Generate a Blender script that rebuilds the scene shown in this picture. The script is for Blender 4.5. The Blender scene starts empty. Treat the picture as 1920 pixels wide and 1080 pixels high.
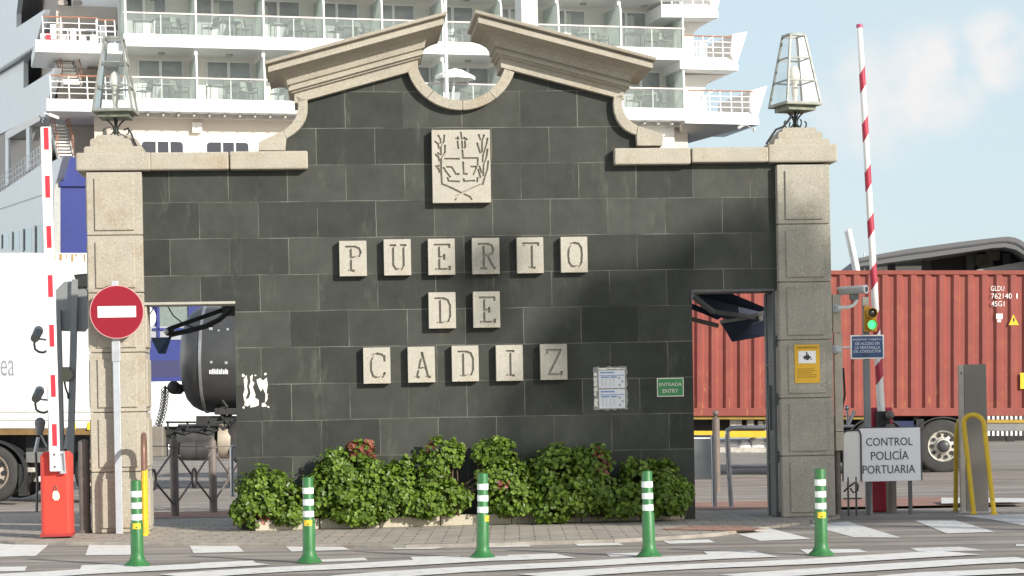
import bpy, bmesh, math, random
from mathutils import Vector, Matrix

random.seed(7)
SC = bpy.context.scene
COL = SC.collection
R = math.radians

# ------------------------------------------------------------------ camera
F = 4000.0                      # focal length in photo pixels (1920 wide)
CX, CY = 960.0, 760.0           # principal point (lens shifted: verticals stay parallel)
H = 1.33
ROLL = R(1.05)
r_ = Vector((math.cos(ROLL), 0, -math.sin(ROLL)))
u_ = Vector((math.sin(ROLL), 0, math.cos(ROLL)))
d_ = Vector((0, 1, 0))
CAM = Vector((0, 0, H))
cam_data = bpy.data.cameras.new('camera')
cam = bpy.data.objects.new('camera', cam_data)
COL.objects.link(cam)
cam.matrix_world = Matrix((
    (r_.x, u_.x, -d_.x, CAM.x),
    (r_.y, u_.y, -d_.y, CAM.y),
    (r_.z, u_.z, -d_.z, CAM.z),
    (0, 0, 0, 1)))
cam_data.sensor_width = 36.0
cam_data.lens = F / 1920.0 * 36.0
cam_data.shift_y = (CY - 540.0) / 1920.0
cam_data.clip_start = 0.1
cam_data.clip_end = 5000
SC.camera = cam

# ------------------------------------------------------------------ light
SUN_AZ = R(46)                  # to the right of straight behind the camera
SUN_EL = R(24)
to_sun = Vector((math.sin(SUN_AZ) * math.cos(SUN_EL), -math.cos(SUN_AZ) * math.cos(SUN_EL), math.sin(SUN_EL)))
sd = bpy.data.lights.new('sun', 'SUN')
sd.energy = 5.0
sd.angle = R(0.5)
sd.color = (1.0, 0.95, 0.87)
sun = bpy.data.objects.new('sun', sd)
COL.objects.link(sun)
sun.location = (30, -40, 40)
sun.rotation_euler = (-to_sun).to_track_quat('-Z', 'Y').to_euler()

w = bpy.data.worlds.new('World')
SC.world = w
w.use_nodes = True
nt = w.node_tree
nt.nodes.clear()
N = nt.nodes.new
L = nt.links.new
out = N('ShaderNodeOutputWorld')
sky = N('ShaderNodeTexSky')
sky.sky_type = 'NISHITA'
sky.sun_disc = False
sky.sun_elevation = SUN_EL
sky.sun_rotation = math.atan2(to_sun.x, to_sun.y)
sky.air_density = 1.0
sky.dust_density = 1.6
sky.ozone_density = 1.2
bg = N('ShaderNodeBackground')
bg.inputs['Strength'].default_value = 0.12
L(sky.outputs[0], bg.inputs[0])
bg2 = N('ShaderNodeBackground')
bg2.inputs['Color'].default_value = (0.72, 0.87, 0.935, 1)
bg2.inputs['Strength'].default_value = 0.88
tc = N('ShaderNodeTexCoord')
mp = N('ShaderNodeMapping')
mp.inputs['Scale'].default_value = (1, 1, 1.6)
L(tc.outputs['Generated'], mp.inputs[0])
nz = N('ShaderNodeTexNoise')
nz.inputs['Scale'].default_value = 9.0
nz.inputs['Detail'].default_value = 6
nz.inputs['Roughness'].default_value = 0.5
L(mp.outputs[0], nz.inputs['Vector'])
def mathn(op, a, b=None, clamp=False):
    m = N('ShaderNodeMath'); m.operation = op; m.use_clamp = clamp
    if op == 'MULTIPLY_ADD': m.inputs[2].default_value = -1.0
    for i, v in enumerate((a, b)):
        if v is None: continue
        if isinstance(v, (int, float)): m.inputs[i].default_value = v
        else: L(v, m.inputs[i])
    return m.outputs[0]
def lobe(px, py, inner, outer):
    v = (d_ + r_ * ((px - CX) / F) - u_ * ((py - CY) / F)).normalized()
    dp = N('ShaderNodeVectorMath'); dp.operation = 'DISTANCE'
    nrm = N('ShaderNodeVectorMath'); nrm.operation = 'NORMALIZE'
    L(tc.outputs['Generated'], nrm.inputs[0])
    L(nrm.outputs[0], dp.inputs[0]); dp.inputs[1].default_value = v
    mr = N('ShaderNodeMapRange'); mr.interpolation_type = 'SMOOTHERSTEP'
    L(dp.outputs['Value'], mr.inputs['Value'])
    mr.inputs['From Min'].default_value = outer; mr.inputs['From Max'].default_value = inner
    mr.inputs['To Min'].default_value = 0; mr.inputs['To Max'].default_value = 1
    return mr.outputs[0]
nzf = N('ShaderNodeTexNoise'); nzf.inputs['Scale'].default_value = 38; nzf.inputs['Detail'].default_value = 5
L(tc.outputs['Generated'], nzf.inputs['Vector'])
lob = mathn('MAXIMUM', lobe(1745, 145, .008, .036), lobe(1860, 95, .006, .026))
lob = mathn('MAXIMUM', lob, mathn('MULTIPLY', lobe(1640, 190, .0, .045), .75))
cl = mathn('MULTIPLY', lob, mathn('MULTIPLY_ADD', nzf.outputs['Fac'], 4.2), True)
gen = N('ShaderNodeMapRange')
L(nz.outputs['Fac'], gen.inputs['Value'])
gen.inputs['From Min'].default_value = .48; gen.inputs['From Max'].default_value = .75
gen.inputs['To Max'].default_value = .55
cloudf = mathn('MAXIMUM', cl, mathn('MULTIPLY', gen.outputs[0], .35), True)
bg3 = N('ShaderNodeBackground')
bg3.inputs['Color'].default_value = (0.97, 0.96, 0.96, 1)
bg3.inputs['Strength'].default_value = 0.80
mix1 = N('ShaderNodeMixShader')
hz = N('ShaderNodeSeparateXYZ'); L(tc.outputs['Generated'], hz.inputs[0])
hzr = N('ShaderNodeMapRange'); hzr.interpolation_type = 'SMOOTHSTEP'; L(hz.outputs['Z'], hzr.inputs['Value'])      # haze is thick low down and thin overhead
hzr.inputs['From Min'].default_value = .20; hzr.inputs['From Max'].default_value = .55; hzr.inputs['To Min'].default_value = .74; hzr.inputs['To Max'].default_value = .12
L(hzr.outputs[0], mix1.inputs[0])
L(bg.outputs[0], mix1.inputs[1]); L(bg2.outputs[0], mix1.inputs[2])
mix2 = N('ShaderNodeMixShader')
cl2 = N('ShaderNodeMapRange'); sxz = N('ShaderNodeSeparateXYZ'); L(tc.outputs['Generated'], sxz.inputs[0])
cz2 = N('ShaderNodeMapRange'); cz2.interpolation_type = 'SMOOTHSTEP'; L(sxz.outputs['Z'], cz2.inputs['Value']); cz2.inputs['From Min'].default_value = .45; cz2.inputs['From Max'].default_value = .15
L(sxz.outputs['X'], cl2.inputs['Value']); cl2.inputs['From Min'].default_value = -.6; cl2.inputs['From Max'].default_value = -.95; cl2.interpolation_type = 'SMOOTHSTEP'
bg_fill = N('ShaderNodeBackground'); bg_fill.inputs['Color'].default_value = (1, .98, .95, 1); bg_fill.inputs['Strength'].default_value = 3.0  # unseen bright cloud bank low at left, added to fill the ship's sunless side
mix3 = N('ShaderNodeMixShader'); L(mathn('MULTIPLY', cl2.outputs[0], cz2.outputs[0]), mix3.inputs[0]); L(mix1.outputs[0], mix3.inputs[1]); L(bg_fill.outputs[0], mix3.inputs[2])
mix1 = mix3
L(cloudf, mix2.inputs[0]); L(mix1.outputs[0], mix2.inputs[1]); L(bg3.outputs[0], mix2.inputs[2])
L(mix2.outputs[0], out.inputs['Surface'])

SC.view_settings.view_transform = 'Standard'
SC.view_settings.look = 'None'
SC.view_settings.exposure = 0.22
SC.view_settings.gamma = 1.0
SC.cycles.max_bounces = 6
SC.cycles.transparent_max_bounces = 24

# ------------------------------------------------------------------ projection helpers
def ray(px, py):
    return d_ + r_ * ((px - CX) / F) - u_ * ((py - CY) / F)
def at(px, py, Y):
    return CAM + ray(px, py) * Y
def ground(px, py, z=0.0):
    v = ray(px, py)
    return CAM + v * ((z - H) / v.z)

class Frame:
    """a vertical plane: local x runs along it, local y goes back from it, local z up"""
    def __init__(self, origin, yaw, tilt=0.0):
        self.M = Matrix.Translation(origin) @ Matrix.Rotation(yaw, 4, 'Z') @ Matrix.Rotation(tilt, 4, 'Y')
        self.I = self.M.inverted()
    def hit(self, px, py, off=0.0):
        """local (x, y, z) where the sight line meets the plane off metres in front"""
        o = self.I @ CAM
        v = (self.I.to_3x3()) @ ray(px, py)
        t = (-off - o.y) / v.y
        p = o + v * t
        return p
    def xz(self, px, py, off=0.0):
        p = self.hit(px, py, off)
        return (p.x, p.z)
    def loc(self, p):
        return self.I @ p
WORLD = Frame(Vector((0, 0, 0)), 0)
GATE = Frame(Vector((0, 23.5, 0)), R(5))
BOXF = Frame(Vector((0, 42.5, 0)), 0, R(1.05))
STERN = Frame(at(240, 183, 91), R(15))

# ------------------------------------------------------------------ mesh builder
class MB:
    def __init__(self):
        self.v = []; self.f = []; self.m = []; self.mi = 0
    def add(self, vs, fs):
        o = len(self.v)
        self.v += [tuple(p) for p in vs]
        for f in fs:
            self.f.append(tuple(i + o for i in f)); self.m.append(self.mi)
        return self
    def box(self, x0, x1, y0, y1, z0, z1):
        vs = [(x, y, z) for z in (z0, z1) for y in (y0, y1) for x in (x0, x1)]
        return self.add(vs, [(0, 2, 3, 1), (4, 5, 7, 6), (0, 1, 5, 4), (2, 6, 7, 3), (0, 4, 6, 2), (1, 3, 7, 5)])
    def cbox(self, x0, x1, y0, y1, z0, z1, c=.01):
        """box with chamfered edges"""
        bm = bmesh.new()
        bmesh.ops.create_cube(bm, size=1)
        for v in bm.verts:
            v.co = Vector((x0 + (v.co.x + .5) * (x1 - x0), y0 + (v.co.y + .5) * (y1 - y0), z0 + (v.co.z + .5) * (z1 - z0)))
        bmesh.ops.bevel(bm, geom=list(bm.edges), offset=c, segments=2, profile=.5, affect='EDGES', clamp_overlap=True)
        self.frombm(bm); return self
    def frombm(self, bm):
        bm.verts.index_update()
        self.add([v.co[:] for v in bm.verts], [[v.index for v in f.verts] for f in bm.faces]); bm.free()
    def prism(self, pts, y0, y1):
        """outline in (x, z), extruded from y0 to y1"""
        area = sum(pts[i][0] * pts[(i + 1) % len(pts)][1] - pts[(i + 1) % len(pts)][0] * pts[i][1] for i in range(len(pts)))
        if area < 0: pts = pts[::-1]
        n = len(pts)
        vs = [(x, y0, z) for x, z in pts] + [(x, y1, z) for x, z in pts]
        fs = [tuple(range(n)), tuple(range(2 * n - 1, n - 1, -1))]
        for i in range(n):
            j = (i + 1) % n
            fs.append((i, i + n, j + n, j))
        return self.add(vs, fs)
    def loft(self, rings, cap=True, closed=True):
        n = len(rings[0]); vs = [p for rg in rings for p in rg]; fs = []
        for k in range(len(rings) - 1):
            for i in range(n if closed else n - 1):
                j = (i + 1) % n
                fs.append((k * n + i, k * n + j, (k + 1) * n + j, (k + 1) * n + i))
        if cap:
            fs.append(tuple(range(n - 1, -1, -1))); fs.append(tuple((len(rings) - 1) * n + i for i in range(n)))
        return self.add(vs, fs)
    def lathe(self, prof, c=(0, 0, 0), n=20, axis='z', cap=True):
        """prof: list of (radius, height)"""
        rings = []
        for rr, h in prof:
            rg = []
            for i in range(n):
                a = 2 * math.pi * i / n
                x, y = rr * math.cos(a), rr * math.sin(a)
                if axis == 'z': p = (c[0] + x, c[1] + y, c[2] + h)
                elif axis == 'y': p = (c[0] + x, c[1] + h, c[2] - y)
                else: p = (c[0] + h, c[1] + x, c[2] + y)
                rg.append(p)
            rings.append(rg)
        return self.loft(rings, cap=cap)
    def tube(self, path, r, n=8, closed=False):
        P = [Vector(p) for p in path]; rings = []
        rr = r if isinstance(r, (list, tuple)) else [r] * len(P)
        up = None
        for i, p in enumerate(P):
            a = P[i - 1] if (i > 0 or closed) else P[i]
            b = P[(i + 1) % len(P)] if (i < len(P) - 1 or closed) else P[i]
            t = (b - a)
            if t.length < 1e-9: t = Vector((0, 0, 1))
            t.normalize()
            if up is None:
                up = Vector((0, 0, 1)) if abs(t.z) < .9 else Vector((1, 0, 0))
            s = t.cross(up)
            if s.length < 1e-6: s = t.cross(Vector((1, .3, 0)))
            s.normalize(); q = s.cross(t).normalized(); up = q
            rings.append([p + (s * math.cos(2 * math.pi * k / n) + q * math.sin(2 * math.pi * k / n)) * rr[i] for k in range(n)])
        if closed:
            rings.append(rings[0])
        return self.loft(rings, cap=not closed)
    def bar(self, a, b, w, h=None, up=(0, 0, 1)):
        a = Vector(a); b = Vector(b); h = h or w
        t = (b - a).normalized(); up = Vector(up)
        if abs(t.dot(up)) > .95: up = Vector((0, 1, 0))
        s = t.cross(up).normalized() * w / 2; q = s.cross(t).normalized() * h / 2
        return self.loft([[p - s - q, p + s - q, p + s + q, p - s + q] for p in (a, b)])
    def sphere(self, c, r, n=12, m=8, sc=(1, 1, 1)):
        rings = []
        for k in range(m + 1):
            a = math.pi * k / m
            rr = max(1e-4, math.sin(a)) * r; z = -math.cos(a) * r
            rings.append([(c[0] + rr * math.cos(2 * math.pi * i / n) * sc[0], c[1] + rr * math.sin(2 * math.pi * i / n) * sc[1], c[2] + z * sc[2]) for i in range(n)])
        return self.loft(rings)

BASE = {}
def tag(o, label=None, cat=None, group=None, kind=None):
    if label: o['label'] = label
    if cat: o['category'] = cat
    if group: o['group'] = group
    if kind: o['kind'] = kind
    return o
def thing(name, label, cat, base, fr=WORLD, group=None):
    o = bpy.data.objects.new(name, None); COL.objects.link(o)
    base = Vector(base)
    o.matrix_world = fr.M @ Matrix.Translation(base)
    o.empty_display_size = .2
    BASE[o] = (fr, base)
    return tag(o, label, cat, group)
def build(mb, name, mats, parent=None, fr=WORLD, base=None, smooth=False, bevel=0, label=None):
    me = bpy.data.meshes.new(name)
    if parent is not None: fr, base = BASE[parent]
    base = Vector(base) if base is not None else Vector((0, 0, 0))
    me.from_pydata([(p[0] - base.x, p[1] - base.y, p[2] - base.z) for p in mb.v], [], mb.f)
    if not isinstance(mats, (list, tuple)): mats = [mats]
    for m in mats: me.materials.append(m)
    if len(mats) > 1:
        me.polygons.foreach_set('material_index', mb.m)
    bm = bmesh.new(); bm.from_mesh(me)
    bmesh.ops.recalc_face_normals(bm, faces=bm.faces)
    if bevel:
        es = [e for e in bm.edges if len(e.link_faces) == 2 and e.calc_face_angle(0) > R(35)]
        bmesh.ops.bevel(bm, geom=es, offset=bevel, segments=2, profile=.5, affect='EDGES', clamp_overlap=True)
    bm.to_mesh(me); bm.free()
    if smooth:
        for p in me.polygons: p.use_smooth = True
        me.set_sharp_from_angle(angle=R(40))
    o = bpy.data.objects.new(name, me); COL.objects.link(o)
    if parent is not None:
        o.parent = parent; BASE[o] = (fr, base)
    else:
        o.matrix_world = fr.M @ Matrix.Translation(base); BASE[o] = (fr, base)
    if label: o['label'] = label
    return o
def copy_tree(o, parent=None):
    c = o.copy(); COL.objects.link(c)
    if parent is not None: c.parent = parent
    for ch in list(o.children): copy_tree(ch, c)
    return c

FONT = bpy.data.fonts.load('<builtin>') if False else None
def text_mb(s, cx, cz, wid, hei, y, thick=.004, mb=None):
    """letters as thin solid shapes fitted into a wid x hei box centred on (cx, cz), facing -y"""
    cu = bpy.data.curves.new('t', 'FONT'); cu.body = s; cu.extrude = .01; cu.align_x = 'LEFT'
    cu.resolution_u = 3
    o = bpy.data.objects.new('t', cu); COL.objects.link(o)
    bpy.context.view_layer.update()
    me = bpy.data.meshes.new_from_object(o.evaluated_get(bpy.context.evaluated_depsgraph_get()))
    xs = [v.co.x for v in me.vertices]; ys = [v.co.y for v in me.vertices]
    x0, x1, y0, y1 = min(xs), max(xs), min(ys), max(ys)
    mb = mb or MB()
    mb.add([(cx - wid / 2 + (v.co.x - x0) / (x1 - x0) * wid, y - (v.co.z + .01) / .02 * thick, cz - hei / 2 + (v.co.y - y0) / (y1 - y0) * hei) for v in me.vertices],
           [tuple(p.vertices) for p in me.polygons])
    bpy.data.objects.remove(o); bpy.data.curves.remove(cu); bpy.data.meshes.remove(me)
    return mb
def text_px(s, fr, x0, y0, x1, y1, off, mb=None, thick=.004):
    a = fr.hit((x0 + x1) / 2, (y0 + y1) / 2, off)
    l = fr.hit(x0, (y0 + y1) / 2, off); rr = fr.hit(x1, (y0 + y1) / 2, off)
    t = fr.hit((x0 + x1) / 2, y0, off); b = fr.hit((x0 + x1) / 2, y1, off)
    return text_mb(s, a.x, a.z, rr.x - l.x, t.z - b.z, -off, thick, mb)
def rect_px(fr, x0, y0, x1, y1, off=0.0):
    """x0, x1, z0, z1 of an upright rectangle given by its pixel box on the plane"""
    c = fr.hit((x0 + x1) / 2, (y0 + y1) / 2, off)
    l = fr.hit(x0, (y0 + y1) / 2, off).x; rr = fr.hit(x1, (y0 + y1) / 2, off).x
    t = fr.hit((x0 + x1) / 2, y0, off).z; b = fr.hit((x0 + x1) / 2, y1, off).z
    return l, rr, b, t
def engrave(base_mb, strokes, wdt, y, depth, name):
    """cut grooves along (x, z) polylines into the front face at y"""
    me = bpy.data.meshes.new(name); me.from_pydata(base_mb.v, [], base_mb.f)
    bm = bmesh.new(); bm.from_mesh(me); bmesh.ops.recalc_face_normals(bm, faces=bm.faces); bm.to_mesh(me); bm.free()
    ob = bpy.data.objects.new('e', me); COL.objects.link(ob)
    cut = MB(); k = 0
    for st in strokes:
        for (ax, az), (bx, bz) in zip(st[:-1], st[1:]):
            dx, dz = bx - ax, bz - az; ln = math.hypot(dx, dz) or 1e-6
            dx /= ln; dz /= ln; hw = wdt / 2 * (1 + .002 * (k % 7)); e = hw * .8
            ax2, az2, bx2, bz2 = ax - dx * e, az - dz * e, bx + dx * e, bz + dz * e
            nx, nz_ = -dz * hw, dx * hw
            cut.prism([(ax2 - nx, az2 - nz_), (bx2 - nx, bz2 - nz_), (bx2 + nx, bz2 + nz_), (ax2 + nx, az2 + nz_)], y - .02, y + depth * (1 + .004 * (k % 11)))
            k += 1
    mc = bpy.data.meshes.new('c'); mc.from_pydata(cut.v, [], cut.f)
    bm = bmesh.new(); bm.from_mesh(mc); bmesh.ops.recalc_face_normals(bm, faces=bm.faces); bm.to_mesh(mc); bm.free()
    oc = bpy.data.objects.new('c', mc); COL.objects.link(oc)
    md = ob.modifiers.new('b', 'BOOLEAN'); md.operation = 'DIFFERENCE'; md.object = oc; md.solver = 'EXACT'; md.use_self = True
    bpy.context.view_layer.update()
    res = bpy.data.meshes.new_from_object(ob.evaluated_get(bpy.context.evaluated_depsgraph_get()))
    mb = MB(); mb.add([v.co[:] for v in res.vertices], [tuple(p.vertices) for p in res.polygons])
    bpy.data.objects.remove(ob); bpy.data.objects.remove(oc)
    for q in (me, mc, res): bpy.data.meshes.remove(q)
    return mb

# ------------------------------------------------------------------ materials
MATS = {}
def M(name, col, rough=.5, metal=0., var=.12, scale=6., bump=0., bscale=60., spec=.5, dirt=None, dirt_amt=.5, dirt_scale=3., emit=None, island=0.):
    if name in MATS: return MATS[name]
    m = bpy.data.materials.new(name); m.use_nodes = True; MATS[name] = m
    t = m.node_tree; nn = t.nodes; b = nn['Principled BSDF']; ln = t.links.new
    b.inputs['Roughness'].default_value = rough; b.inputs['Metallic'].default_value = metal
    b.inputs['Specular IOR Level'].default_value = spec
    co = nn.new('ShaderNodeTexCoord')
    no = nn.new('ShaderNodeTexNoise'); no.inputs['Scale'].default_value = scale; no.inputs['Detail'].default_value = 6; no.inputs['Roughness'].default_value = .65
    ln(co.outputs['Object'], no.inputs['Vector'])
    rp = nn.new('ShaderNodeMapRange'); rp.inputs['From Min'].default_value = .3; rp.inputs['From Max'].default_value = .7
    rp.inputs['To Min'].default_value = 1 - var; rp.inputs['To Max'].default_value = 1 + var
    ln(no.outputs['Fac'], rp.inputs['Value'])
    mu = nn.new('ShaderNodeVectorMath'); mu.operation = 'SCALE'; mu.inputs[0].default_value = col[:3]
    ln(rp.outputs[0], mu.inputs['Scale']); colout = mu.outputs[0]
    if island:
        ge = nn.new('ShaderNodeNewGeometry')
        r2 = nn.new('ShaderNodeMapRange'); r2.inputs['To Min'].default_value = 1 - island; r2.inputs['To Max'].default_value = 1 + island
        ln(ge.outputs['Random Per Island'], r2.inputs['Value'])
        m2 = nn.new('ShaderNodeVectorMath'); m2.operation = 'SCALE'; ln(colout, m2.inputs[0]); ln(r2.outputs[0], m2.inputs['Scale']); colout = m2.outputs[0]
    if dirt:
        n2 = nn.new('ShaderNodeTexNoise'); n2.inputs['Scale'].default_value = dirt_scale; n2.inputs['Detail'].default_value = 8; n2.inputs['Roughness'].default_value = .7
        ln(co.outputs['Object'], n2.inputs['Vector'])
        r3 = nn.new('ShaderNodeMapRange'); r3.inputs['From Min'].default_value = .52; r3.inputs['From Max'].default_value = .72; r3.inputs['To Max'].default_value = dirt_amt
        ln(n2.outputs['Fac'], r3.inputs['Value'])
        mx = nn.new('ShaderNodeMix'); mx.data_type = 'RGBA'
        ln(r3.outputs[0], mx.inputs['Factor']); ln(colout, mx.inputs['A']); mx.inputs['B'].default_value = (*dirt, 1); colout = mx.outputs['Result']
    ln(colout, b.inputs['Base Color'])
    if bump:
        n3 = nn.new('ShaderNodeTexNoise'); n3.inputs['Scale'].default_value = bscale; n3.inputs['Detail'].default_value = 5
        ln(co.outputs['Object'], n3.inputs['Vector'])
        bp = nn.new('ShaderNodeBump'); bp.inputs['Strength'].default_value = bump; bp.inputs['Distance'].default_value = .01
        ln(n3.outputs['Fac'], bp.inputs['Height']); ln(bp.outputs[0], b.inputs['Normal'])
    if emit:
        b.inputs['Emission Color'].default_value = (*col[:3], 1); b.inputs['Emission Strength'].default_value = emit
    return m

def granite(name, col, dark=(.13, .11, .08), amount=.75, stain=(.30, .215, .11)):
    m = M(name, col, rough=.85, var=.10, scale=2.5, bump=.5, bscale=120, dirt=stain, dirt_amt=.6, dirt_scale=1.9)
    t = m.node_tree; nn = t.nodes; b = nn['Principled BSDF']; ln = t.links.new
    prev = b.inputs['Base Color'].links[0].from_socket
    co = nn['Texture Coordinate'] if 'Texture Coordinate' in nn else nn.new('ShaderNodeTexCoord')
    vo = nn.new('ShaderNodeTexNoise'); vo.inputs['Scale'].default_value = 75; vo.inputs['Detail'].default_value = 3; vo.inputs['Roughness'].default_value = .6
    ln(co.outputs['Object'], vo.inputs['Vector'])
    r1 = nn.new('ShaderNodeMapRange'); r1.inputs['From Min'].default_value = .57; r1.inputs['From Max'].default_value = .70; r1.inputs['To Max'].default_value = amount
    ln(vo.outputs['Fac'], r1.inputs['Value'])
    mx = nn.new('ShaderNodeMix'); mx.data_type = 'RGBA'; ln(r1.outputs[0], mx.inputs['Factor']); ln(prev, mx.inputs['A']); mx.inputs['B'].default_value = (*dark, 1)
    v2 = nn.new('ShaderNodeTexNoise'); v2.inputs['Scale'].default_value = 50; v2.inputs['Detail'].default_value = 2
    mpp = nn.new('ShaderNodeMapping'); mpp.inputs['Location'].default_value = (7, 3, 5); ln(co.outputs['Object'], mpp.inputs[0]); ln(mpp.outputs[0], v2.inputs['Vector'])
    r2 = nn.new('ShaderNodeMapRange'); r2.inputs['From Min'].default_value = .55; r2.inputs['From Max'].default_value = .7; r2.inputs['To Max'].default_value = .5
    ln(v2.outputs['Fac'], r2.inputs['Value'])
    m2 = nn.new('ShaderNodeMix'); m2.data_type = 'RGBA'; ln(r2.outputs[0], m2.inputs['Factor']); ln(mx.outputs['Result'], m2.inputs['A']); m2.inputs['B'].default_value = (.55, .51, .42, 1)
    ln(m2.outputs['Result'], b.inputs['Base Color'])
    return m

def bricky(name, c1, c2, mortar, bw, rh, ms, axes='xz', loc=(0, 0, 0), rot=0., rough=.6, offset=.5, bump=.3, streak=0., stain=None, spec=.4):
    m = bpy.data.materials.new(name); m.use_nodes = True; MATS[name] = m
    t = m.node_tree; nn = t.nodes; b = nn['Principled BSDF']; ln = t.links.new
    b.inputs['Roughness'].default_value = rough; b.inputs['Specular IOR Level'].default_value = spec
    co = nn.new('ShaderNodeTexCoord'); mp = nn.new('ShaderNodeMapping')
    mp.inputs['Location'].default_value = loc
    if axes == 'xz':
        sx = nn.new('ShaderNodeSeparateXYZ'); cb = nn.new('ShaderNodeCombineXYZ')
        ln(co.outputs['Object'], sx.inputs[0]); ln(sx.outputs['X'], cb.inputs['X']); ln(sx.outputs['Z'], cb.inputs['Y'])
        ln(cb.outputs[0], mp.inputs[0])
    else:
        mp.inputs['Rotation'].default_value = (0, 0, rot)
        ln(co.outputs['Object'], mp.inputs[0])
    # warp the joints slightly so that no line is ruler-straight
    wn = nn.new('ShaderNodeTexNoise'); wn.inputs['Scale'].default_value = 2.2; wn.inputs['Detail'].default_value = 3; ln(mp.outputs[0], wn.inputs['Vector'])
    wsub = nn.new('ShaderNodeVectorMath'); wsub.operation = 'SUBTRACT'; ln(wn.outputs['Color'], wsub.inputs[0]); wsub.inputs[1].default_value = (.5, .5, .5)
    wsc = nn.new('ShaderNodeVectorMath'); wsc.operation = 'SCALE'; wsc.inputs['Scale'].default_value = rh * .05; ln(wsub.outputs[0], wsc.inputs[0])
    wad = nn.new('ShaderNodeVectorMath'); wad.operation = 'ADD'; ln(mp.outputs[0], wad.inputs[0]); ln(wsc.outputs[0], wad.inputs[1])
    br = nn.new('ShaderNodeTexBrick'); ln(wad.outputs[0], br.inputs['Vector'])
    br.offset = offset; br.inputs['Scale'].default_value = 1; br.inputs['Brick Width'].default_value = bw; br.inputs['Row Height'].default_value = rh
    br.inputs['Mortar Size'].default_value = ms; br.inputs['Mortar Smooth'].default_value = .3; br.inputs['Bias'].default_value = 0
    br.inputs['Color1'].default_value = (*c1, 1); br.inputs['Color2'].default_value = (*c2, 1); br.inputs['Mortar'].default_value = (*mortar, 1)
    n = nn.new('ShaderNodeTexNoise'); n.inputs['Scale'].default_value = 3.; n.inputs['Detail'].default_value = 8; n.inputs['Roughness'].default_value = .7
    ln(co.outputs['Object'], n.inputs['Vector'])
    rp = nn.new('ShaderNodeMapRange'); rp.inputs['From Min'].default_value = .3; rp.inputs['From Max'].default_value = .7; rp.inputs['To Min'].default_value = .78; rp.inputs['To Max'].default_value = 1.22
    ln(n.outputs['Fac'], rp.inputs['Value'])
    mu = nn.new('ShaderNodeVectorMath'); mu.operation = 'SCALE'; ln(br.outputs['Color'], mu.inputs[0]); ln(rp.outputs[0], mu.inputs['Scale'])
    co_ = mu.outputs[0]
    jn = nn.new('ShaderNodeTexNoise'); jn.inputs['Scale'].default_value = 1.9; jn.inputs['Detail'].default_value = 4; ln(co.outputs['Object'], jn.inputs['Vector'])
    jr = nn.new('ShaderNodeMapRange'); jr.inputs['From Min'].default_value = .38; jr.inputs['From Max'].default_value = .62; ln(jn.outputs['Fac'], jr.inputs['Value'])
    jm = nn.new('ShaderNodeMix'); jm.data_type = 'RGBA'; ln(jr.outputs[0], jm.inputs['Factor']); jm.inputs['A'].default_value = (*[q * .42 for q in mortar], 1); jm.inputs['B'].default_value = (*[q * 1.25 for q in mortar], 1)
    ln(jm.outputs['Result'], br.inputs['Mortar'])
    # the joint is only whitened here and there
    if stain:
        sn = nn.new('ShaderNodeTexNoise'); sn.inputs['Scale'].default_value = 1.6; sn.inputs['Detail'].default_value = 9; sn.inputs['Roughness'].default_value = .75
        m3 = nn.new('ShaderNodeMapping'); m3.inputs['Scale'].default_value = (2.2, 2.2, .6); ln(co.outputs['Object'], m3.inputs[0]); ln(m3.outputs[0], sn.inputs['Vector'])
        sr = nn.new('ShaderNodeMapRange'); sr.inputs['From Min'].default_value = .56; sr.inputs['From Max'].default_value = .80; sr.inputs['To Max'].default_value = .45
        ln(sn.outputs['Fac'], sr.inputs['Value'])
        mx = nn.new('ShaderNodeMix'); mx.data_type = 'RGBA'; ln(sr.outputs[0], mx.inputs['Factor']); ln(co_, mx.inputs['A']); mx.inputs['B'].default_value = (*stain, 1); co_ = mx.outputs['Result']
    ln(co_, b.inputs['Base Color'])
    rr = nn.new('ShaderNodeMapRange'); rr.inputs['To Min'].default_value = rough - .12; rr.inputs['To Max'].default_value = rough + .12; ln(n.outputs['Fac'], rr.inputs['Value']); ln(rr.outputs[0], b.inputs['Roughness'])
    bp = nn.new('ShaderNodeBump'); bp.inputs['Strength'].default_value = bump; bp.inputs['Distance'].default_value = .012
    nf = nn.new('ShaderNodeTexNoise'); nf.inputs['Scale'].default_value = 40; nf.inputs['Detail'].default_value = 4; ln(co.outputs['Object'], nf.inputs['Vector'])
    hs = nn.new('ShaderNodeMath'); hs.operation = 'MULTIPLY_ADD'; ln(br.outputs['Fac'], hs.inputs[0]); hs.inputs[1].default_value = -1
    nfm = nn.new('ShaderNodeMath'); nfm.operation = 'MULTIPLY'; nfm.inputs[1].default_value = .35; ln(nf.outputs['Fac'], nfm.inputs[0]); ln(nfm.outputs[0], hs.inputs[2])
    ln(hs.outputs[0], bp.inputs['Height']); ln(bp.outputs[0], b.inputs['Normal'])
    return m

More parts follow.
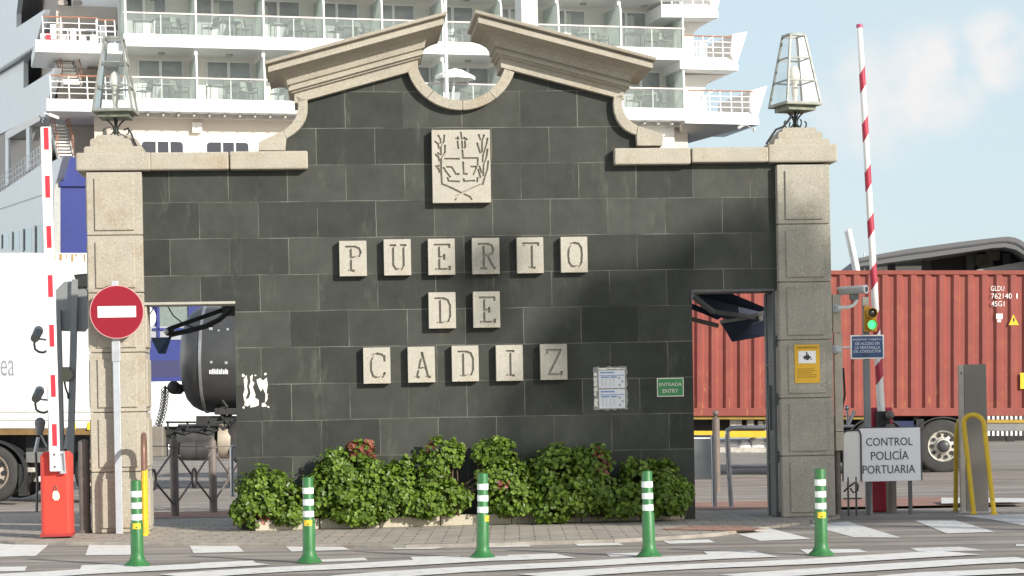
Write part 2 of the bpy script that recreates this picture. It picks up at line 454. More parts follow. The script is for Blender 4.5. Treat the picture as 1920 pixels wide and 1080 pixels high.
def glassy(name, tint=(.85, .93, .9), gloss=.15, veil=.12, veilcol=(.8, .86, .84)):
    """thin sheet: mostly see-through, some reflection, some dirt"""
    m = bpy.data.materials.new(name); m.use_nodes = True; MATS[name] = m
    t = m.node_tree; nn = t.nodes; ln = t.links.new
    nn.remove(nn['Principled BSDF']); o = nn['Material Output']
    tr = nn.new('ShaderNodeBsdfTransparent'); tr.inputs[0].default_value = (*tint, 1)
    gl = nn.new('ShaderNodeBsdfGlossy'); gl.inputs['Roughness'].default_value = .05
    df = nn.new('ShaderNodeBsdfDiffuse'); df.inputs[0].default_value = (*veilcol, 1)
    fr = nn.new('ShaderNodeFresnel'); fr.inputs[0].default_value = 1.5
    ad = nn.new('ShaderNodeMath'); ad.operation = 'MULTIPLY_ADD'; ln(fr.outputs[0], ad.inputs[0]); ad.inputs[1].default_value = 1; ad.inputs[2].default_value = gloss * .3
    mx = nn.new('ShaderNodeMixShader'); ln(ad.outputs[0], mx.inputs[0]); ln(tr.outputs[0], mx.inputs[1]); ln(gl.outputs[0], mx.inputs[2])
    co = nn.new('ShaderNodeTexCoord'); nz = nn.new('ShaderNodeTexNoise'); nz.inputs['Scale'].default_value = 4; nz.inputs['Detail'].default_value = 5; ln(co.outputs['Object'], nz.inputs['Vector'])
    rp = nn.new('ShaderNodeMapRange'); rp.inputs['To Min'].default_value = veil * .5; rp.inputs['To Max'].default_value = veil * 1.5; ln(nz.outputs['Fac'], rp.inputs['Value'])
    m2 = nn.new('ShaderNodeMixShader'); ln(rp.outputs[0], m2.inputs[0]); ln(mx.outputs[0], m2.inputs[1]); ln(df.outputs[0], m2.inputs[2])
    ln(m2.outputs[0], o.inputs['Surface'])
    return m

def leafmat(name, col, island=.45, trans=.35):
    m = bpy.data.materials.new(name); m.use_nodes = True; MATS[name] = m
    t = m.node_tree; nn = t.nodes; ln = t.links.new; b = nn['Principled BSDF']; o = nn['Material Output']
    b.inputs['Roughness'].default_value = .42; b.inputs['Specular IOR Level'].default_value = .45
    ge = nn.new('ShaderNodeNewGeometry'); cr = nn.new('ShaderNodeValToRGB')
    ln(ge.outputs['Random Per Island'], cr.inputs[0])
    e = cr.color_ramp.elements
    e[0].color = (col[0] * (1 - island), col[1] * (1 - island), col[2] * (1 - island), 1)
    e[1].color = (col[0] * (1 + island * 1.5), col[1] * (1 + island), col[2] * (1 + island * .6), 1)
    ln(cr.outputs[0], b.inputs['Base Color'])
    tl = nn.new('ShaderNodeBsdfTranslucent'); ln(cr.outputs[0], tl.inputs[0])
    mx = nn.new('ShaderNodeMixShader'); mx.inputs[0].default_value = trans; ln(b.outputs[0], mx.inputs[1]); ln(tl.outputs[0], mx.inputs[2]); ln(mx.outputs[0], o.inputs['Surface'])
    return m

_b = GATE.hit(868, 978); _j = GATE.hit(544, 620); _k = GATE.hit(700, 649)
BW, RH = .640, .398
slate = bricky('slate', (.038, .041, .036), (.068, .071, .062), (.15, .148, .125), BW, RH, .0045, loc=(-(_j.x - _b.x) + 100 * BW, -(_k.z - .03) + 101 * RH, 0), rough=.62, bump=.25, stain=(.20, .20, .165), spec=.14)
stone = granite('granite', (.405, .368, .298))
stone_grey = granite('granite_grey', (.37, .345, .285), stain=(.25, .22, .16))
stone_block = granite('granite_block', (.435, .41, .345), amount=.4)
kerb_m = granite('granite_kerb', (.50, .45, .35), stain=(.30, .26, .19))
white_paint = M('white_paint', (.80, .80, .78), .4, var=.04, dirt=(.55, .50, .42), dirt_amt=.3, dirt_scale=2)
ship_white = M('ship_white', (.88, .88, .87), .45, var=.02, scale=.7)
ship_cool = M('ship_cool_white', (.86, .87, .87), .45, var=.03, scale=.7)
ship_cream = M('ship_cream', (.87, .83, .77), .55, var=.03, scale=.5)
ship_blue = M('ship_blue', (.030, .042, .20), .35, var=.10, scale=.8)
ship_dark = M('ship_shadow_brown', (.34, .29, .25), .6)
ship_rail = M('teak_rail', (.38, .18, .11), .5)
ship_grey = M('ship_grey', (.42, .42, .40), .5)
door_glass = M('cabin_glass', (.36, .37, .37), .10, spec=.6, var=.3, scale=.6)
curtain_m = M('curtain', (.75, .76, .70), .8, var=.15, scale=14)
win_glass = M('dark_window', (.055, .055, .065), .08, spec=.7)
deck_glass = glassy('balustrade_glass', (.86, .92, .89), .2, .12, (.74, .80, .76))
screen_glass = leafmat('frosted_screen', (.74, .79, .76), island=0, trans=.55)
furn = M('balcony_furniture', (.17, .20, .17), .5)
galv = M('galvanised_steel', (.48, .50, .52), .45, .35, var=.15, scale=9)
steel = M('brushed_steel', (.42, .42, .43), .35, .7, var=.15, scale=8)
steel_dark = M('dark_steel', (.10, .10, .10), .45, .4, var=.25)
brown_post = M('brown_painted_iron', (.165, .135, .115), .6, .0, var=.2, bump=.2)
grey_panel = M('grey_sheet_metal', (.27, .28, .285), .55, .1, var=.12, scale=3)
black_m = M('black_rubber', (.025, .025, .026), .7, var=.3)
black_gloss = M('black_gloss_paint', (.060, .061, .062), .38, var=.2, scale=2)
red_sign = M('sign_red', (.27, .006, .020), .35, var=.05)
red_cab = M('cabinet_red', (.72, .055, .035), .4, var=.08, scale=4, dirt=(.45, .06, .05), dirt_amt=.35, dirt_scale=5)
red_dark = M('stripe_red', (.62, .03, .05), .45, var=.08)
crimson = M('stripe_crimson', (.40, .025, .055), .5, var=.10)
white_sign = M('sign_white', (.86, .86, .84), .4, var=.03)
boom_white = M('boom_white', (.84, .83, .80), .4, var=.04, dirt=(.5, .45, .36), dirt_amt=.35, dirt_scale=6)
bright_white = M('bright_white_reflector', (.82, .84, .80), .45, var=.08, scale=25)
bol_green = M('bollard_green', (.030, .155, .042), .45, var=.14, scale=10, dirt=(.12, .25, .11), dirt_amt=.4, dirt_scale=9)
sticker_yellow = M('sticker_yellow', (.78, .52, .03), .5, var=.15, scale=30)
yellow_pipe = M('yellow_paint', (.70, .46, .02), .45, var=.12, scale=8, dirt=(.35, .22, .06), dirt_amt=.6, dirt_scale=11)
yellow_sign = M('sign_yellow', (.74, .42, .02), .5, var=.05)
green_sign = M('sign_green', (.045, .24, .085), .45, var=.06)
sign_cream = M('sign_lettering_cream', (.78, .76, .62), .5, var=.03)
blue_sign = M('sign_blue', (.030, .075, .19), .4, var=.08)
ink = M('ink_dark', (.05, .05, .055), .6)
ink_grey = M('ink_grey', (.34, .35, .36), .6)
paper = M('paper', (.78, .79, .80), .7, var=.05, scale=12)
paper_blue = M('print_blue', (.22, .30, .55), .7)
paper_grey = M('print_grey', (.45, .46, .46), .7)
torn_m = M('torn_paper', (.80, .77, .68), .8, var=.12, scale=18)
glue_m = M('old_glue', (.30, .30, .28), .8, var=.3, scale=20)
cont_red = M('container_red', (.265, .062, .047), .55, var=.12, scale=1.4, dirt=(.36, .14, .055), dirt_amt=.45, dirt_scale=2.6)
cont_rust = M('container_rail', (.25, .055, .035), .6, var=.2, scale=3, dirt=(.25, .10, .05), dirt_amt=.7, dirt_scale=5)
rim_m = M('wheel_rim', (.52, .49, .43), .5, .2, var=.3, scale=14, dirt=(.16, .13, .10), dirt_amt=.7, dirt_scale=9)
rim_brown = M('wheel_rim_dusty', (.36, .30, .24), .6, .2, var=.2)
tyre_m = M('tyre', (.045, .043, .040), .85, var=.25, scale=5, bump=.2)
chassis_m = M('chassis_dark', (.035, .035, .035), .6, var=.3)
chassis_grey = M('chassis_grey', (.22, .22, .21), .55, .2, var=.2)
truck_white = M('truck_white', (.86, .86, .84), .35, var=.03, scale=.8, dirt=(.55, .44, .30), dirt_amt=.25, dirt_scale=1.2)
amber = M('amber_housing', (.62, .33, .02), .5, var=.15)
green_light = M('green_signal', (.06, .75, .25), .3, emit=1.3, var=.05)
lens_dark = M('dark_lens', (.06, .05, .04), .2, spec=.7)
lamp_metal = M('verdigris_iron', (.16, .18, .13), .6, .2, var=.3, scale=14, dirt=(.45, .42, .33), dirt_amt=.5, dirt_scale=8)
iron_black = M('wrought_iron', (.030, .036, .032), .55, .2, var=.2)
bulb_m = M('opal_bulb', (.82, .80, .70), .3, var=.05)
lamp_glass = glassy('lamp_glass', (.93, .95, .95), .06, .05, (.78, .80, .76))
navy = M('awning_navy', (.020, .028, .055), .7, var=.25, scale=3)
arm_m = M('awning_arm', (.16, .16, .155), .5, .2, var=.2)
canopy_grey = M('canopy_grey', (.145, .145, .15), .5, .1, var=.06, scale=.3)
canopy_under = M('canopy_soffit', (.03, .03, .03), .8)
twig = M('twig', (.13, .075, .045), .8)
leaf_g = leafmat('leaf_green', (.122, .218, .028))
leaf_r = leafmat('leaf_red', (.24, .085, .06))
soil = M('soil', (.06, .045, .03), .95, var=.3, scale=14, bump=.8)
totem_m = M('totem_grey', (.20, .18, .155), .5, .1, var=.10, scale=3)
totem_side = M('totem_steel_edge', (.40, .37, .32), .4, .4, var=.12)
stone_plaster = M('weathered_conduit', (.52, .47, .38), .7, var=.15, scale=5, dirt=(.25, .2, .14), dirt_amt=.6, dirt_scale=4)
water_m = M('harbour_water', (.03, .07, .08), .12, var=.3, scale=.2, bump=.4, bscale=.8)

# ------------------------------------------------------------------ ground
def gz(Y):
    """the port yard lies a little lower than the street"""
    if Y < 24.6: return 0.0
    if Y < 31: return -0.16 * (Y - 24.6) / 6.4
    return -0.16
asphalt = M('asphalt', (.305, .27, .235), .9, var=.16, scale=1.3, bump=.6, bscale=160, dirt=(.23, .205, .18), dirt_amt=.7, dirt_scale=.55)
def asphalt_grain():
    t = asphalt.node_tree; nn = t.nodes; ln = t.links.new; b = nn['Principled BSDF']
    prev = b.inputs['Base Color'].links[0].from_socket
    co = nn['Texture Coordinate']
    n = nn.new('ShaderNodeTexNoise'); n.inputs['Scale'].default_value = 70; n.inputs['Detail'].default_value = 3; ln(co.outputs['Object'], n.inputs['Vector'])
    rp = nn.new('ShaderNodeMapRange'); rp.inputs['From Min'].default_value = .3; rp.inputs['From Max'].default_value = .7; rp.inputs['To Min'].default_value = .75; rp.inputs['To Max'].default_value = 1.25; ln(n.outputs['Fac'], rp.inputs['Value'])
    # long tyre-worn streaks along the lane
    mp = nn.new('ShaderNodeMapping'); mp.inputs['Scale'].default_value = (.12, 2.6, 1); ln(co.outputs['Object'], mp.inputs[0])
    n2 = nn.new('ShaderNodeTexNoise'); n2.inputs['Scale'].default_value = 1.4; n2.inputs['Detail'].default_value = 5; ln(mp.outputs[0], n2.inputs['Vector'])
    r2 = nn.new('ShaderNodeMapRange'); r2.inputs['From Min'].default_value = .35; r2.inputs['From Max'].default_value = .65; r2.inputs['To Min'].default_value = .62; r2.inputs['To Max'].default_value = 1.2; ln(n2.outputs['Fac'], r2.inputs['Value'])
    mm = nn.new('ShaderNodeMath'); mm.operation = 'MULTIPLY'; ln(rp.outputs[0], mm.inputs[0]); ln(r2.outputs[0], mm.inputs[1])
    sc = nn.new('ShaderNodeVectorMath'); sc.operation = 'SCALE'; ln(prev, sc.inputs[0]); ln(mm.outputs[0], sc.inputs['Scale']); ln(sc.outputs[0], b.inputs['Base Color'])
asphalt_grain()
def rust_scratches(m, col):
    t = m.node_tree; nn = t.nodes; ln = t.links.new; b = nn['Principled BSDF']
    prev = b.inputs['Base Color'].links[0].from_socket; co = nn['Texture Coordinate']
    mp = nn.new('ShaderNodeMapping'); mp.inputs['Scale'].default_value = (5.5, 5.5, 1.1); ln(co.outputs['Object'], mp.inputs[0])
    n = nn.new('ShaderNodeTexNoise'); n.inputs['Scale'].default_value = 2.2; n.inputs['Detail'].default_value = 7; n.inputs['Roughness'].default_value = .7; ln(mp.outputs[0], n.inputs['Vector'])
    sx = nn.new('ShaderNodeSeparateXYZ'); ln(co.outputs['Object'], sx.inputs[0])
    zr = nn.new('ShaderNodeMapRange'); zr.inputs['From Min'].default_value = 2.3; zr.inputs['From Max'].default_value = .6; zr.inputs['To Min'].default_value = .0; zr.inputs['To Max'].default_value = .055; ln(sx.outputs['Z'], zr.inputs['Value'])
    ad = nn.new('ShaderNodeMath'); ad.operation = 'ADD'; ln(n.outputs['Fac'], ad.inputs[0]); ln(zr.outputs[0], ad.inputs[1])
    rp = nn.new('ShaderNodeMapRange'); rp.inputs['From Min'].default_value = .66; rp.inputs['From Max'].default_value = .72; rp.inputs['To Max'].default_value = .75; ln(ad.outputs[0], rp.inputs['Value'])
    mx = nn.new('ShaderNodeMix'); mx.data_type = 'RGBA'; ln(rp.outputs[0], mx.inputs['Factor']); ln(prev, mx.inputs['A']); mx.inputs['B'].default_value = (*col, 1); ln(mx.outputs['Result'], b.inputs['Base Color'])
rust_scratches(cont_red, (.42, .22, .08))
mb = MB()
xs = [-400, -60, -20, -8, -4, 0, 4, 8, 20, 60, 400]; ysl = [-60, 0, 10, 16, 20, 24.6, 27, 29, 31, 40, 60, 84]
vs = [(x, y, gz(y)) for y in ysl for x in xs]; n = len(xs)
mb.add(vs, [(j * n + i, j * n + i + 1, (j + 1) * n + i + 1, (j + 1) * n + i) for j in range(len(ysl) - 1) for i in range(n - 1)])
mb.box(-400, 400, 83.9, 84.3, -6, -.161)
tag(build(mb, 'road', asphalt), kind='structure')
mb = MB(); mb.add([(-2500, 84.2, -2), (2500, 84.2, -2), (2500, 3500, -2), (-2500, 3500, -2)], [(0, 1, 2, 3)])
tag(build(mb, 'water', water_m), kind='structure')

pave_m = bricky('paving', (.40, .355, .295), (.34, .305, .255), (.16, .135, .11), .30, .20, .008, axes='xy', rot=R(0), loc=(.1, .05, 0), rough=.85, bump=.5, stain=(.24, .21, .18))
pave_red = bricky('red_paving', (.36, .20, .15), (.30, .165, .125), (.15, .12, .10), .30, .20, .008, axes='xy', loc=(.1, .05, 0), rough=.85, bump=.5, stain=(.28, .22, .18))
PZ = .03
front = [(-120, 1013), (0, 1014), (30, 1016), (120, 1017), (220, 1017), (350, 1018), (480, 1019), (640, 1020.5), (690, 1021.5), (760, 1022), (840, 1020.5), (905, 1019), (1000, 1016), (1080, 1014), (1150, 1012), (1240, 1007), (1300, 1003), (1340, 1000), (1400, 993), (1460, 984), (1530, 975), (1575, 967)]
fp = [ground(x, y, PZ) for x, y in front]
def strip(name, pts, back, mat, z0, thick=0.0):
    """a sheet from a front polyline to a back line; follows the ground"""
    m_ = MB(); rows = []
    ysb = [24.6, 27, 29, back]
    rows.append([(p.x, p.y, z0) for p in pts])
    for yb in ysb:
        rows.append([(p.x * yb / p.y * (1 if yb < 25 else .97), yb, z0 + gz(yb)) for p in pts])
    nn_ = len(pts); vs_ = [p for r0 in rows for p in r0]
    fs_ = [(k * nn_ + i, k * nn_ + i + 1, (k + 1) * nn_ + i + 1, (k + 1) * nn_ + i) for k in range(len(rows) - 1) for i in range(nn_ - 1)]
    # small drop to the road along the front edge
    o_ = len(vs_); vs_ += [(p.x, p.y - .004, -.05) for p in pts]
    fs_ += [(i, o_ + i, o_ + i + 1, i + 1) for i in range(nn_ - 1)]
    e0 = [k * nn_ for k in range(len(rows))]; e1 = [k * nn_ + nn_ - 1 for k in range(len(rows))]
    m_.add(vs_, fs_)
    for idx in (e0, e1):
        a_ = [vs_[i] for i in idx]
        m_.add(a_ + [(p[0], p[1], p[2] - .08) for p in a_], [(i, i + 1, len(a_) + i + 1, len(a_) + i) for i in range(len(a_) - 1)])
    return tag(build(m_, name, mat), kind='structure')
strip('pavement', fp, 31.5, pave_m, PZ)
# kerb stones along the paving edge
mb = MB()
for a, b in zip(fp[:-4], fp[1:-3]):
    t = (b - a).normalized(); nrm = Vector((t.y, -t.x, 0))
    vs = []
    for p in (a, b):
        for off, z in ((-.09, PZ + .004), (.01, PZ + .004), (.016, PZ - .004), (.016, -.04), (-.09, -.04)):
            vs.append((p.x + nrm.x * off, p.y + nrm.y * off, z))
    mb.add(vs, [(i, (i + 1) % 5, 5 + (i + 1) % 5, 5 + i) for i in range(5)])
tag(build(mb, 'kerb', M('kerb_concrete', (.30, .27, .23), .9, var=.25, scale=5, dirt=(.20, .15, .08), dirt_amt=.6, dirt_scale=4, bump=.4)), kind='structure')
# red brick passage behind both openings, red patch on the pavement at the right
mb = MB()
for (x0, x1, y0, y1) in ((-5.2, -1.6, 27.3, 31.2), (1.8, 6.4, 26.6, 31.2)):
    yy = [y0, 29, y1] if y0 < 29 else [y0, y1]
    v0 = [(x, y, PZ + gz(y) + .005) for y in yy for x in (x0, x1)]
    mb.add(v0, [(2 * i, 2 * i + 1, 2 * i + 3, 2 * i + 2) for i in range(len(yy) - 1)])
q = [ground(x, y, PZ + .005) for x, y in ((1236, 992), (1300, 986), (1390, 986), (1440, 992), (1400, 995), (1300, 994))]
mb.add([p[:] for p in q], [tuple(range(6))])
tag(build(mb, 'red_paving', pave_red), kind='structure')

# ------------------------------------------------------------------ road markings
mark_m = M('road_paint', (.74, .72, .68), .7, var=.06, scale=4, dirt=(.34, .30, .26), dirt_amt=.75, dirt_scale=7, bump=.3, bscale=90)
worn_m = M('road_paint_worn', (.66, .65, .62), .8, var=.12, scale=9, dirt=(.22, .19, .165), dirt_amt=1.0, dirt_scale=16, bump=.4, bscale=90)
quads = [
 ((-40, 1019), (93, 1019.5), (67, 1042), (-40, 1045)), ((167, 1021), (254, 1020.5), (256, 1040), (160, 1041)),
 ((353, 1019.5), (441, 1019), (458, 1034.5), (363, 1037)), ((533, 1021.5), (633, 1021), (656, 1030.5), (546, 1034)),
 ((736, 1027), (835, 1026), (812, 1029), (738, 1029.5)), ((905, 1023), (986, 1018.5), (996, 1024.5), (908, 1026.5)),
 ((1076, 1019.5), (1159, 1017.5), (1169, 1021.5), (1085, 1023.5)), ((1242, 1014), (1329, 1011.5), (1341, 1017), (1255, 1019.5)),
 ((1369, 997), (1445, 991), (1521, 1010), (1425, 1014)),
 ((-40, 1063), (51, 1062), (46, 1070.5), (-40, 1072)), ((153, 1059.5), (250, 1056.5), (250, 1066.5), (150, 1068)),
 ((375, 1055), (474, 1051), (481, 1056.5), (373, 1060)), ((575, 1050), (683, 1045.5), (690, 1050.5), (585, 1054)),
 ((769, 1044), (860, 1041.5), (872, 1047.5), (775, 1050)), ((952, 1040.5), (1044, 1037.5), (1052, 1043), (955, 1047)),
 ((1136, 1038), (1210, 1035.5), (1212, 1042.5), (1144, 1043.5)), ((1319, 1034), (1414, 1033), (1440, 1040), (1335, 1045)),
 ((1500, 1030), (1610, 1029.5), (1627, 1035), (1513, 1038))]
worn = [
 ((1513, 984), (1590, 978), (1690, 1008), (1600, 1007)), ((1715, 976), (1790, 975), (1866, 997), (1775, 1000)),
 ((1792, 966), (1925, 964), (1925, 986), (1860, 974)), ((1707, 1027.5), (1800, 1025), (1850, 1032), (1722, 1034)),
 ((1765, 933), (1925, 934), (1925, 941), (1765, 944)), ((1905, 1020), (1930, 1020), (1930, 1024), (1905, 1024))]
lines = [
 [(-30, 1085), (40, 1079), (160, 1071.5), (267, 1066.5), (375, 1061), (480, 1055)],
 [(330, 1080), (420, 1073.5), (530, 1067), (640, 1062), (760, 1055.5), (897, 1047.5), (960, 1046), (1060, 1042)],
 [(660, 1083), (740, 1076), (850, 1068.5), (960, 1063), (1100, 1056.5), (1210, 1050), (1330, 1044), (1440, 1040)],
 [(1010, 1080), (1100, 1073), (1220, 1065.5), (1340, 1060), (1440, 1056), (1540, 1051.5), (1650, 1044.5), (1745, 1039), (1800, 1036)],
 [(1390, 1081), (1440, 1077), (1560, 1069), (1700, 1060), (1800, 1053.5), (1930, 1048)],
 [(1690, 1083), (1760, 1076), (1840, 1073), (1930, 1069)]]
mb = MB()
for q in quads:
    mb.add([ground(x, y, .004)[:] for x, y in q], [(0, 1, 2, 3)])
tag(build(mb, 'crossing_marking', mark_m), kind='structure')
mb = MB()
for q in worn:
    mb.add([ground(x, y, .004)[:] for x, y in q], [(0, 1, 2, 3)])
tag(build(mb, 'worn_marking', worn_m), kind='structure')
mb = MB()
for k, ln_ in enumerate(lines):
    P = [ground(x, y, .008 + .0005 * k) for x, y in ln_]; wv = .058 if k else .05
    vs = []
    for i, p in enumerate(P):
        t = (P[min(i + 1, len(P) - 1)] - P[max(i - 1, 0)]).normalized(); nn_ = Vector((-t.y, t.x, 0))
        sc = p.y * p.y / (H * F)        # metres of ground per photo pixel of height
        h_ = 4.2 * sc / abs(nn_.y)
        vs += [(p + nn_ * h_)[:], (p - nn_ * h_)[:]]
    mb.add(vs, [(2 * i, 2 * i + 1, 2 * i + 3, 2 * i + 2) for i in range(len(P) - 1)])
tag(build(mb, 'lane_marking', mark_m), kind='structure')

# ------------------------------------------------------------------ gate wall
def G(px, py, off=0.): return GATE.xz(px, py, off)
def arc(cx, cy, rx, ry, a0, a1, n=24):
    return [(cx + rx * math.cos(R(a0 + (a1 - a0) * i / n)), cy + ry * math.sin(R(a0 + (a1 - a0) * i / n))) for i in range(n + 1)]
base_pt = GATE.hit(868, 978); gate_base = Vector((base_pt.x, 0, PZ))
gate = thing('gate_wall', 'tall dark slate gate wall with a broken stone pediment and two doorways', 'gate wall', gate_base, GATE)
ring_o = arc(864, 108, 104, 100, 163, 17, 28)
ring_i = arc(864, 107, 84, 83, 163, 17, 28)
scroll_l_in = [(537, 262), (550, 253.5), (559, 246), (567, 237), (573, 226), (576, 215), (577, 203), (576.5, 189)]
scroll_l_out = [(530, 246), (540, 239.5), (548, 232), (554, 222), (557.5, 211), (559, 199), (557, 188), (551, 180)]
scroll_r_in = [(1149, 183), (1148, 197), (1149.5, 211), (1154, 225), (1161, 236), (1170, 245), (1181, 251), (1191, 255)]
scroll_r_out = [(1166, 178), (1164.5, 190), (1165.5, 202), (1169, 213), (1175, 223), (1183, 231), (1194, 238)]
outline = [(446, 990), (440.5, 567), (262, 571), (262, 290), (536, 290), *scroll_l_in, (762, 137.5), *ring_o, (961, 134), *scroll_r_in, (1192, 279), (1460, 279), (1460, 541), (1297, 545.5), (1304, 985)]
mb = MB(); mb.prism([G(x, y) for x, y in outline], 0, .5)
build(mb, 'wall', slate, gate)
# stone mouldings
def bandpoly(inner, outer, y0, y1, gap=None):
    m_ = MB(); n_ = len(inner)
    # inner and outer share a count after resampling
    return m_.prism([G(*p) for p in inner] + [G(*p) for p in outer[::-1]], y0, y1)
mb = bandpoly(scroll_l_in, scroll_l_out, -.085, .50); build(mb, 'scroll_moulding', stone, gate, bevel=.008)
mb = MB(); mb.prism([G(*p) for p in ((530.5, 247), (537, 262.5), (535, 284), (484.5, 284), (486, 268), (512, 256))], -.09, .5); build(mb, 'scroll_foot', stone, gate, bevel=.008)
mb = bandpoly(scroll_r_in, scroll_r_out, -.085, .50); build(mb, 'scroll_moulding', stone, gate, bevel=.008)
mb = MB(); mb.prism([G(*p) for p in ((1194, 238.5), (1191, 255.5), (1192.5, 275), (1241, 275), (1241, 253), (1208, 242))], -.09, .5); build(mb, 'scroll_foot', stone, gate, bevel=.008)
for a0, a1 in ((163, 128.4), (128, 88.7), (88.3, 52.4), (52, 17)):
    o_ = arc(864, 108, 104, 100, a0, a1, 9); i_ = arc(864, 107, 84, 83, a0, a1, 9)
    mb = MB(); mb.prism([G(*p) for p in o_] + [G(*p) for p in i_[::-1]], -.085, .5)
    build(mb, 'ring_stone', stone, gate, bevel=.006)
PROF = [(-.004, .085), (.106, .085), (.110, .115), (.130, .115), (.134, .145), (.174, .145), (.178, .13), (.194, .13), (.2, .155), (.26, .165), (.30, .195), (.328, .25), (.345, .32), (.35, .355), (.412, .355), (.416, .335), (.434, .335), (.438, .385), (.472, .392), (.475, .37)]
def cornice(p0, p1):
    x0, z0 = G(*p0); x1, z1 = G(*p1); s = (z1 - z0) / (x1 - x0)
    rings = []
    for h, dd in PROF:
        e = dd - .085; a, b = x0 - e, x1 + e
        za, zb = z0 + s * (a - x0) + h, z0 + s * (b - x0) + h
        fw = .085 + (dd - .085) * 1.38
        rings.append([(a, -fw, za), (b, -fw, zb), (b, .5 + e, zb), (a, .5 + e, za)])
    m_ = MB(); m_.loft(rings); return m_
def z_on(p, q, x): return q[1] if False else p[1] + (q[1] - p[1]) * (x - p[0]) / (q[0] - p[0])
build(cornice((552, z_on((577, 188.5), (762, 137.5), 552)), (783, z_on((577, 188.5), (762, 137.5), 783))), 'pediment_cornice', stone, gate, bevel=.004)
build(cornice((938, z_on((961, 134), (1149, 183), 938)), (1168, z_on((961, 134), (1149, 183), 1168))), 'pediment_cornice', stone, gate, bevel=.004)
for (x0, x1, yt, yb) in ((281, 428.5, 285, 318), (430.5, 577, 283, 317), (1152.5, 1295, 277, 308), (1297.5, 1441, 276, 304)):
    l, rr, b, t = rect_px(GATE, x0, yt, x1, yb, .12)
    mb = MB(); mb.cbox(l, rr, -.12, .56, b, t, .016); build(mb, 'coping_stone', stone, gate)
# doorway trims
mb = MB()
l, rr, b, t = rect_px(GATE, 268, 566, 441, 570.5, .01); mb.box(l, rr, -.012, .49, b, t)
build(mb, 'lintel_trim', M('lintel_trim', (.46, .44, .38), .5, .3), gate)
mb = MB()
l, rr, b, t = rect_px(GATE, 1296, 542, 1452, 546.5, .01); mb.box(l, rr, -.012, .49, b, t)
l, rr, b, t = rect_px(GATE, 1295.5, 546, 1298, 570, .01); mb.box(l, rr, -.012, .02, b, t)
build(mb, 'lintel_trim', steel_dark, gate)
l, rr, b, t = rect_px(GATE, 1453, 546, 1461, 985, .0)
mb = MB()
mb.box(l, rr, .03, .12, PZ, t - .005); mb.box(l, rr, .40, .5, PZ, t - .005)
mb.box(l + .012, rr, .12, .40, PZ, t - .005)
for zz in (.62, 1.3, 1.72): mb.box(l + .004, rr, .12, .40, zz, zz + .03)
mb.box(l - .03, l, .16, .2, 1.0, 1.5)
build(mb, 'door_frame', M('door_frame_grey', (.10, .105, .105), .45, .3, var=.2), gate, bevel=.003)

# ------------------------------------------------------------------ stone pillars
def pillar(xl_t, xr_t, joints, capy, cap_halfs, label, matl, stepdy):
    """joints: pixel rows of the block joints from cap to ground, at the pillar's middle"""
    off = .10
    ytop = joints[0]; ybot = joints[-1]
    c0 = GATE.hit((xl_t + xr_t) / 2, ytop, off); l = GATE.hit(xl_t, ytop, off).x; rr = GATE.hit(xr_t, ytop, off).x
    xm = (xl_t + xr_t) / 2
    zs = [GATE.hit(xm + (y - ytop) * math.tan(ROLL), y, off).z for y in joints]
    zs[-1] = PZ
    t = thing('stone_pillar', label, 'pillar', (c0.x, .25, PZ), GATE)
    hw = (rr - l) / 2
    for k in range(len(zs) - 1):
        zt, zb = zs[k], zs[k + 1]
        m_ = MB(); g_ = .004
        x0, x1 = c0.x - hw, c0.x + hw
        m_.cbox(x0, x1, -off, .60, zb + g_, zt - g_, .008)
        # raised panel on the front and on both sides
        mx = hw * .30
        pz0, pz1 = zb + .055, zt - .075
        m_.loft([[(x0 + mx * s_, y_, pz0 + d__), (x1 - mx * s_, y_, pz0 + d__), (x1 - mx * s_, y_, pz1 - d__), (x0 + mx * s_, y_, pz1 - d__)] for s_, y_, d__ in ((.97, -off + .002, -.003), (.97, -off - .014, -.003), (1.05, -off - .020, .003))])
        m_.loft([[(x1 + y_, -off + .12 + d__, pz0 + d__), (x1 + y_, .48 - d__, pz0 + d__), (x1 + y_, .48 - d__, pz1 - d__), (x1 + y_, -off + .12 + d__, pz1 - d__)] for y_, d__ in ((-.002, 0), (.014, 0), (.02, .006))])
        m_.loft([[(x0 - y_, -off + .12 + d__, pz0 + d__), (x0 - y_, .48 - d__, pz0 + d__), (x0 - y_, .48 - d__, pz1 - d__), (x0 - y_, -off + .12 + d__, pz1 - d__)] for y_, d__ in ((-.002, 0), (.014, 0), (.02, .006))])
        build(m_, 'shaft_block', matl, t)
    m_ = MB(); m_.box(c0.x - hw + .03, c0.x + hw - .03, -off + .03, .57, PZ + .005, zs[0]); build(m_, 'core', matl, t)
    # stepped cap
    zc = [GATE.hit(xm, y, off).z for y in capy]
    cy = .25
    m_ = MB()
    m_.cbox(c0.x - cap_halfs[0], c0.x + cap_halfs[0], cy - cap_halfs[0] * .93, cy + cap_halfs[0] * .93, zc[0], zc[1], .02)
    for k in range(1, len(cap_halfs)):
        h0 = cap_halfs[k]; za, zb = zc[k], zc[k + 1]
        m_.loft([[(c0.x - h0, cy - h0, za - .005), (c0.x + h0, cy - h0, za - .005), (c0.x + h0, cy + h0, za - .005), (c0.x - h0, cy + h0, za - .005)],
                 [(c0.x - h0, cy - h0, zb - .02), (c0.x + h0, cy - h0, zb - .02), (c0.x + h0, cy + h0, zb - .02), (c0.x - h0, cy + h0, zb - .02)],
                 [(c0.x - h0 + .02, cy - h0 + .02, zb), (c0.x + h0 - .02, cy - h0 + .02, zb), (c0.x + h0 - .02, cy + h0 - .02, zb), (c0.x - h0 + .02, cy + h0 - .02, zb)]])
    build(m_, 'cap', stone, t)
    return c0.x, cy, zc[-1]
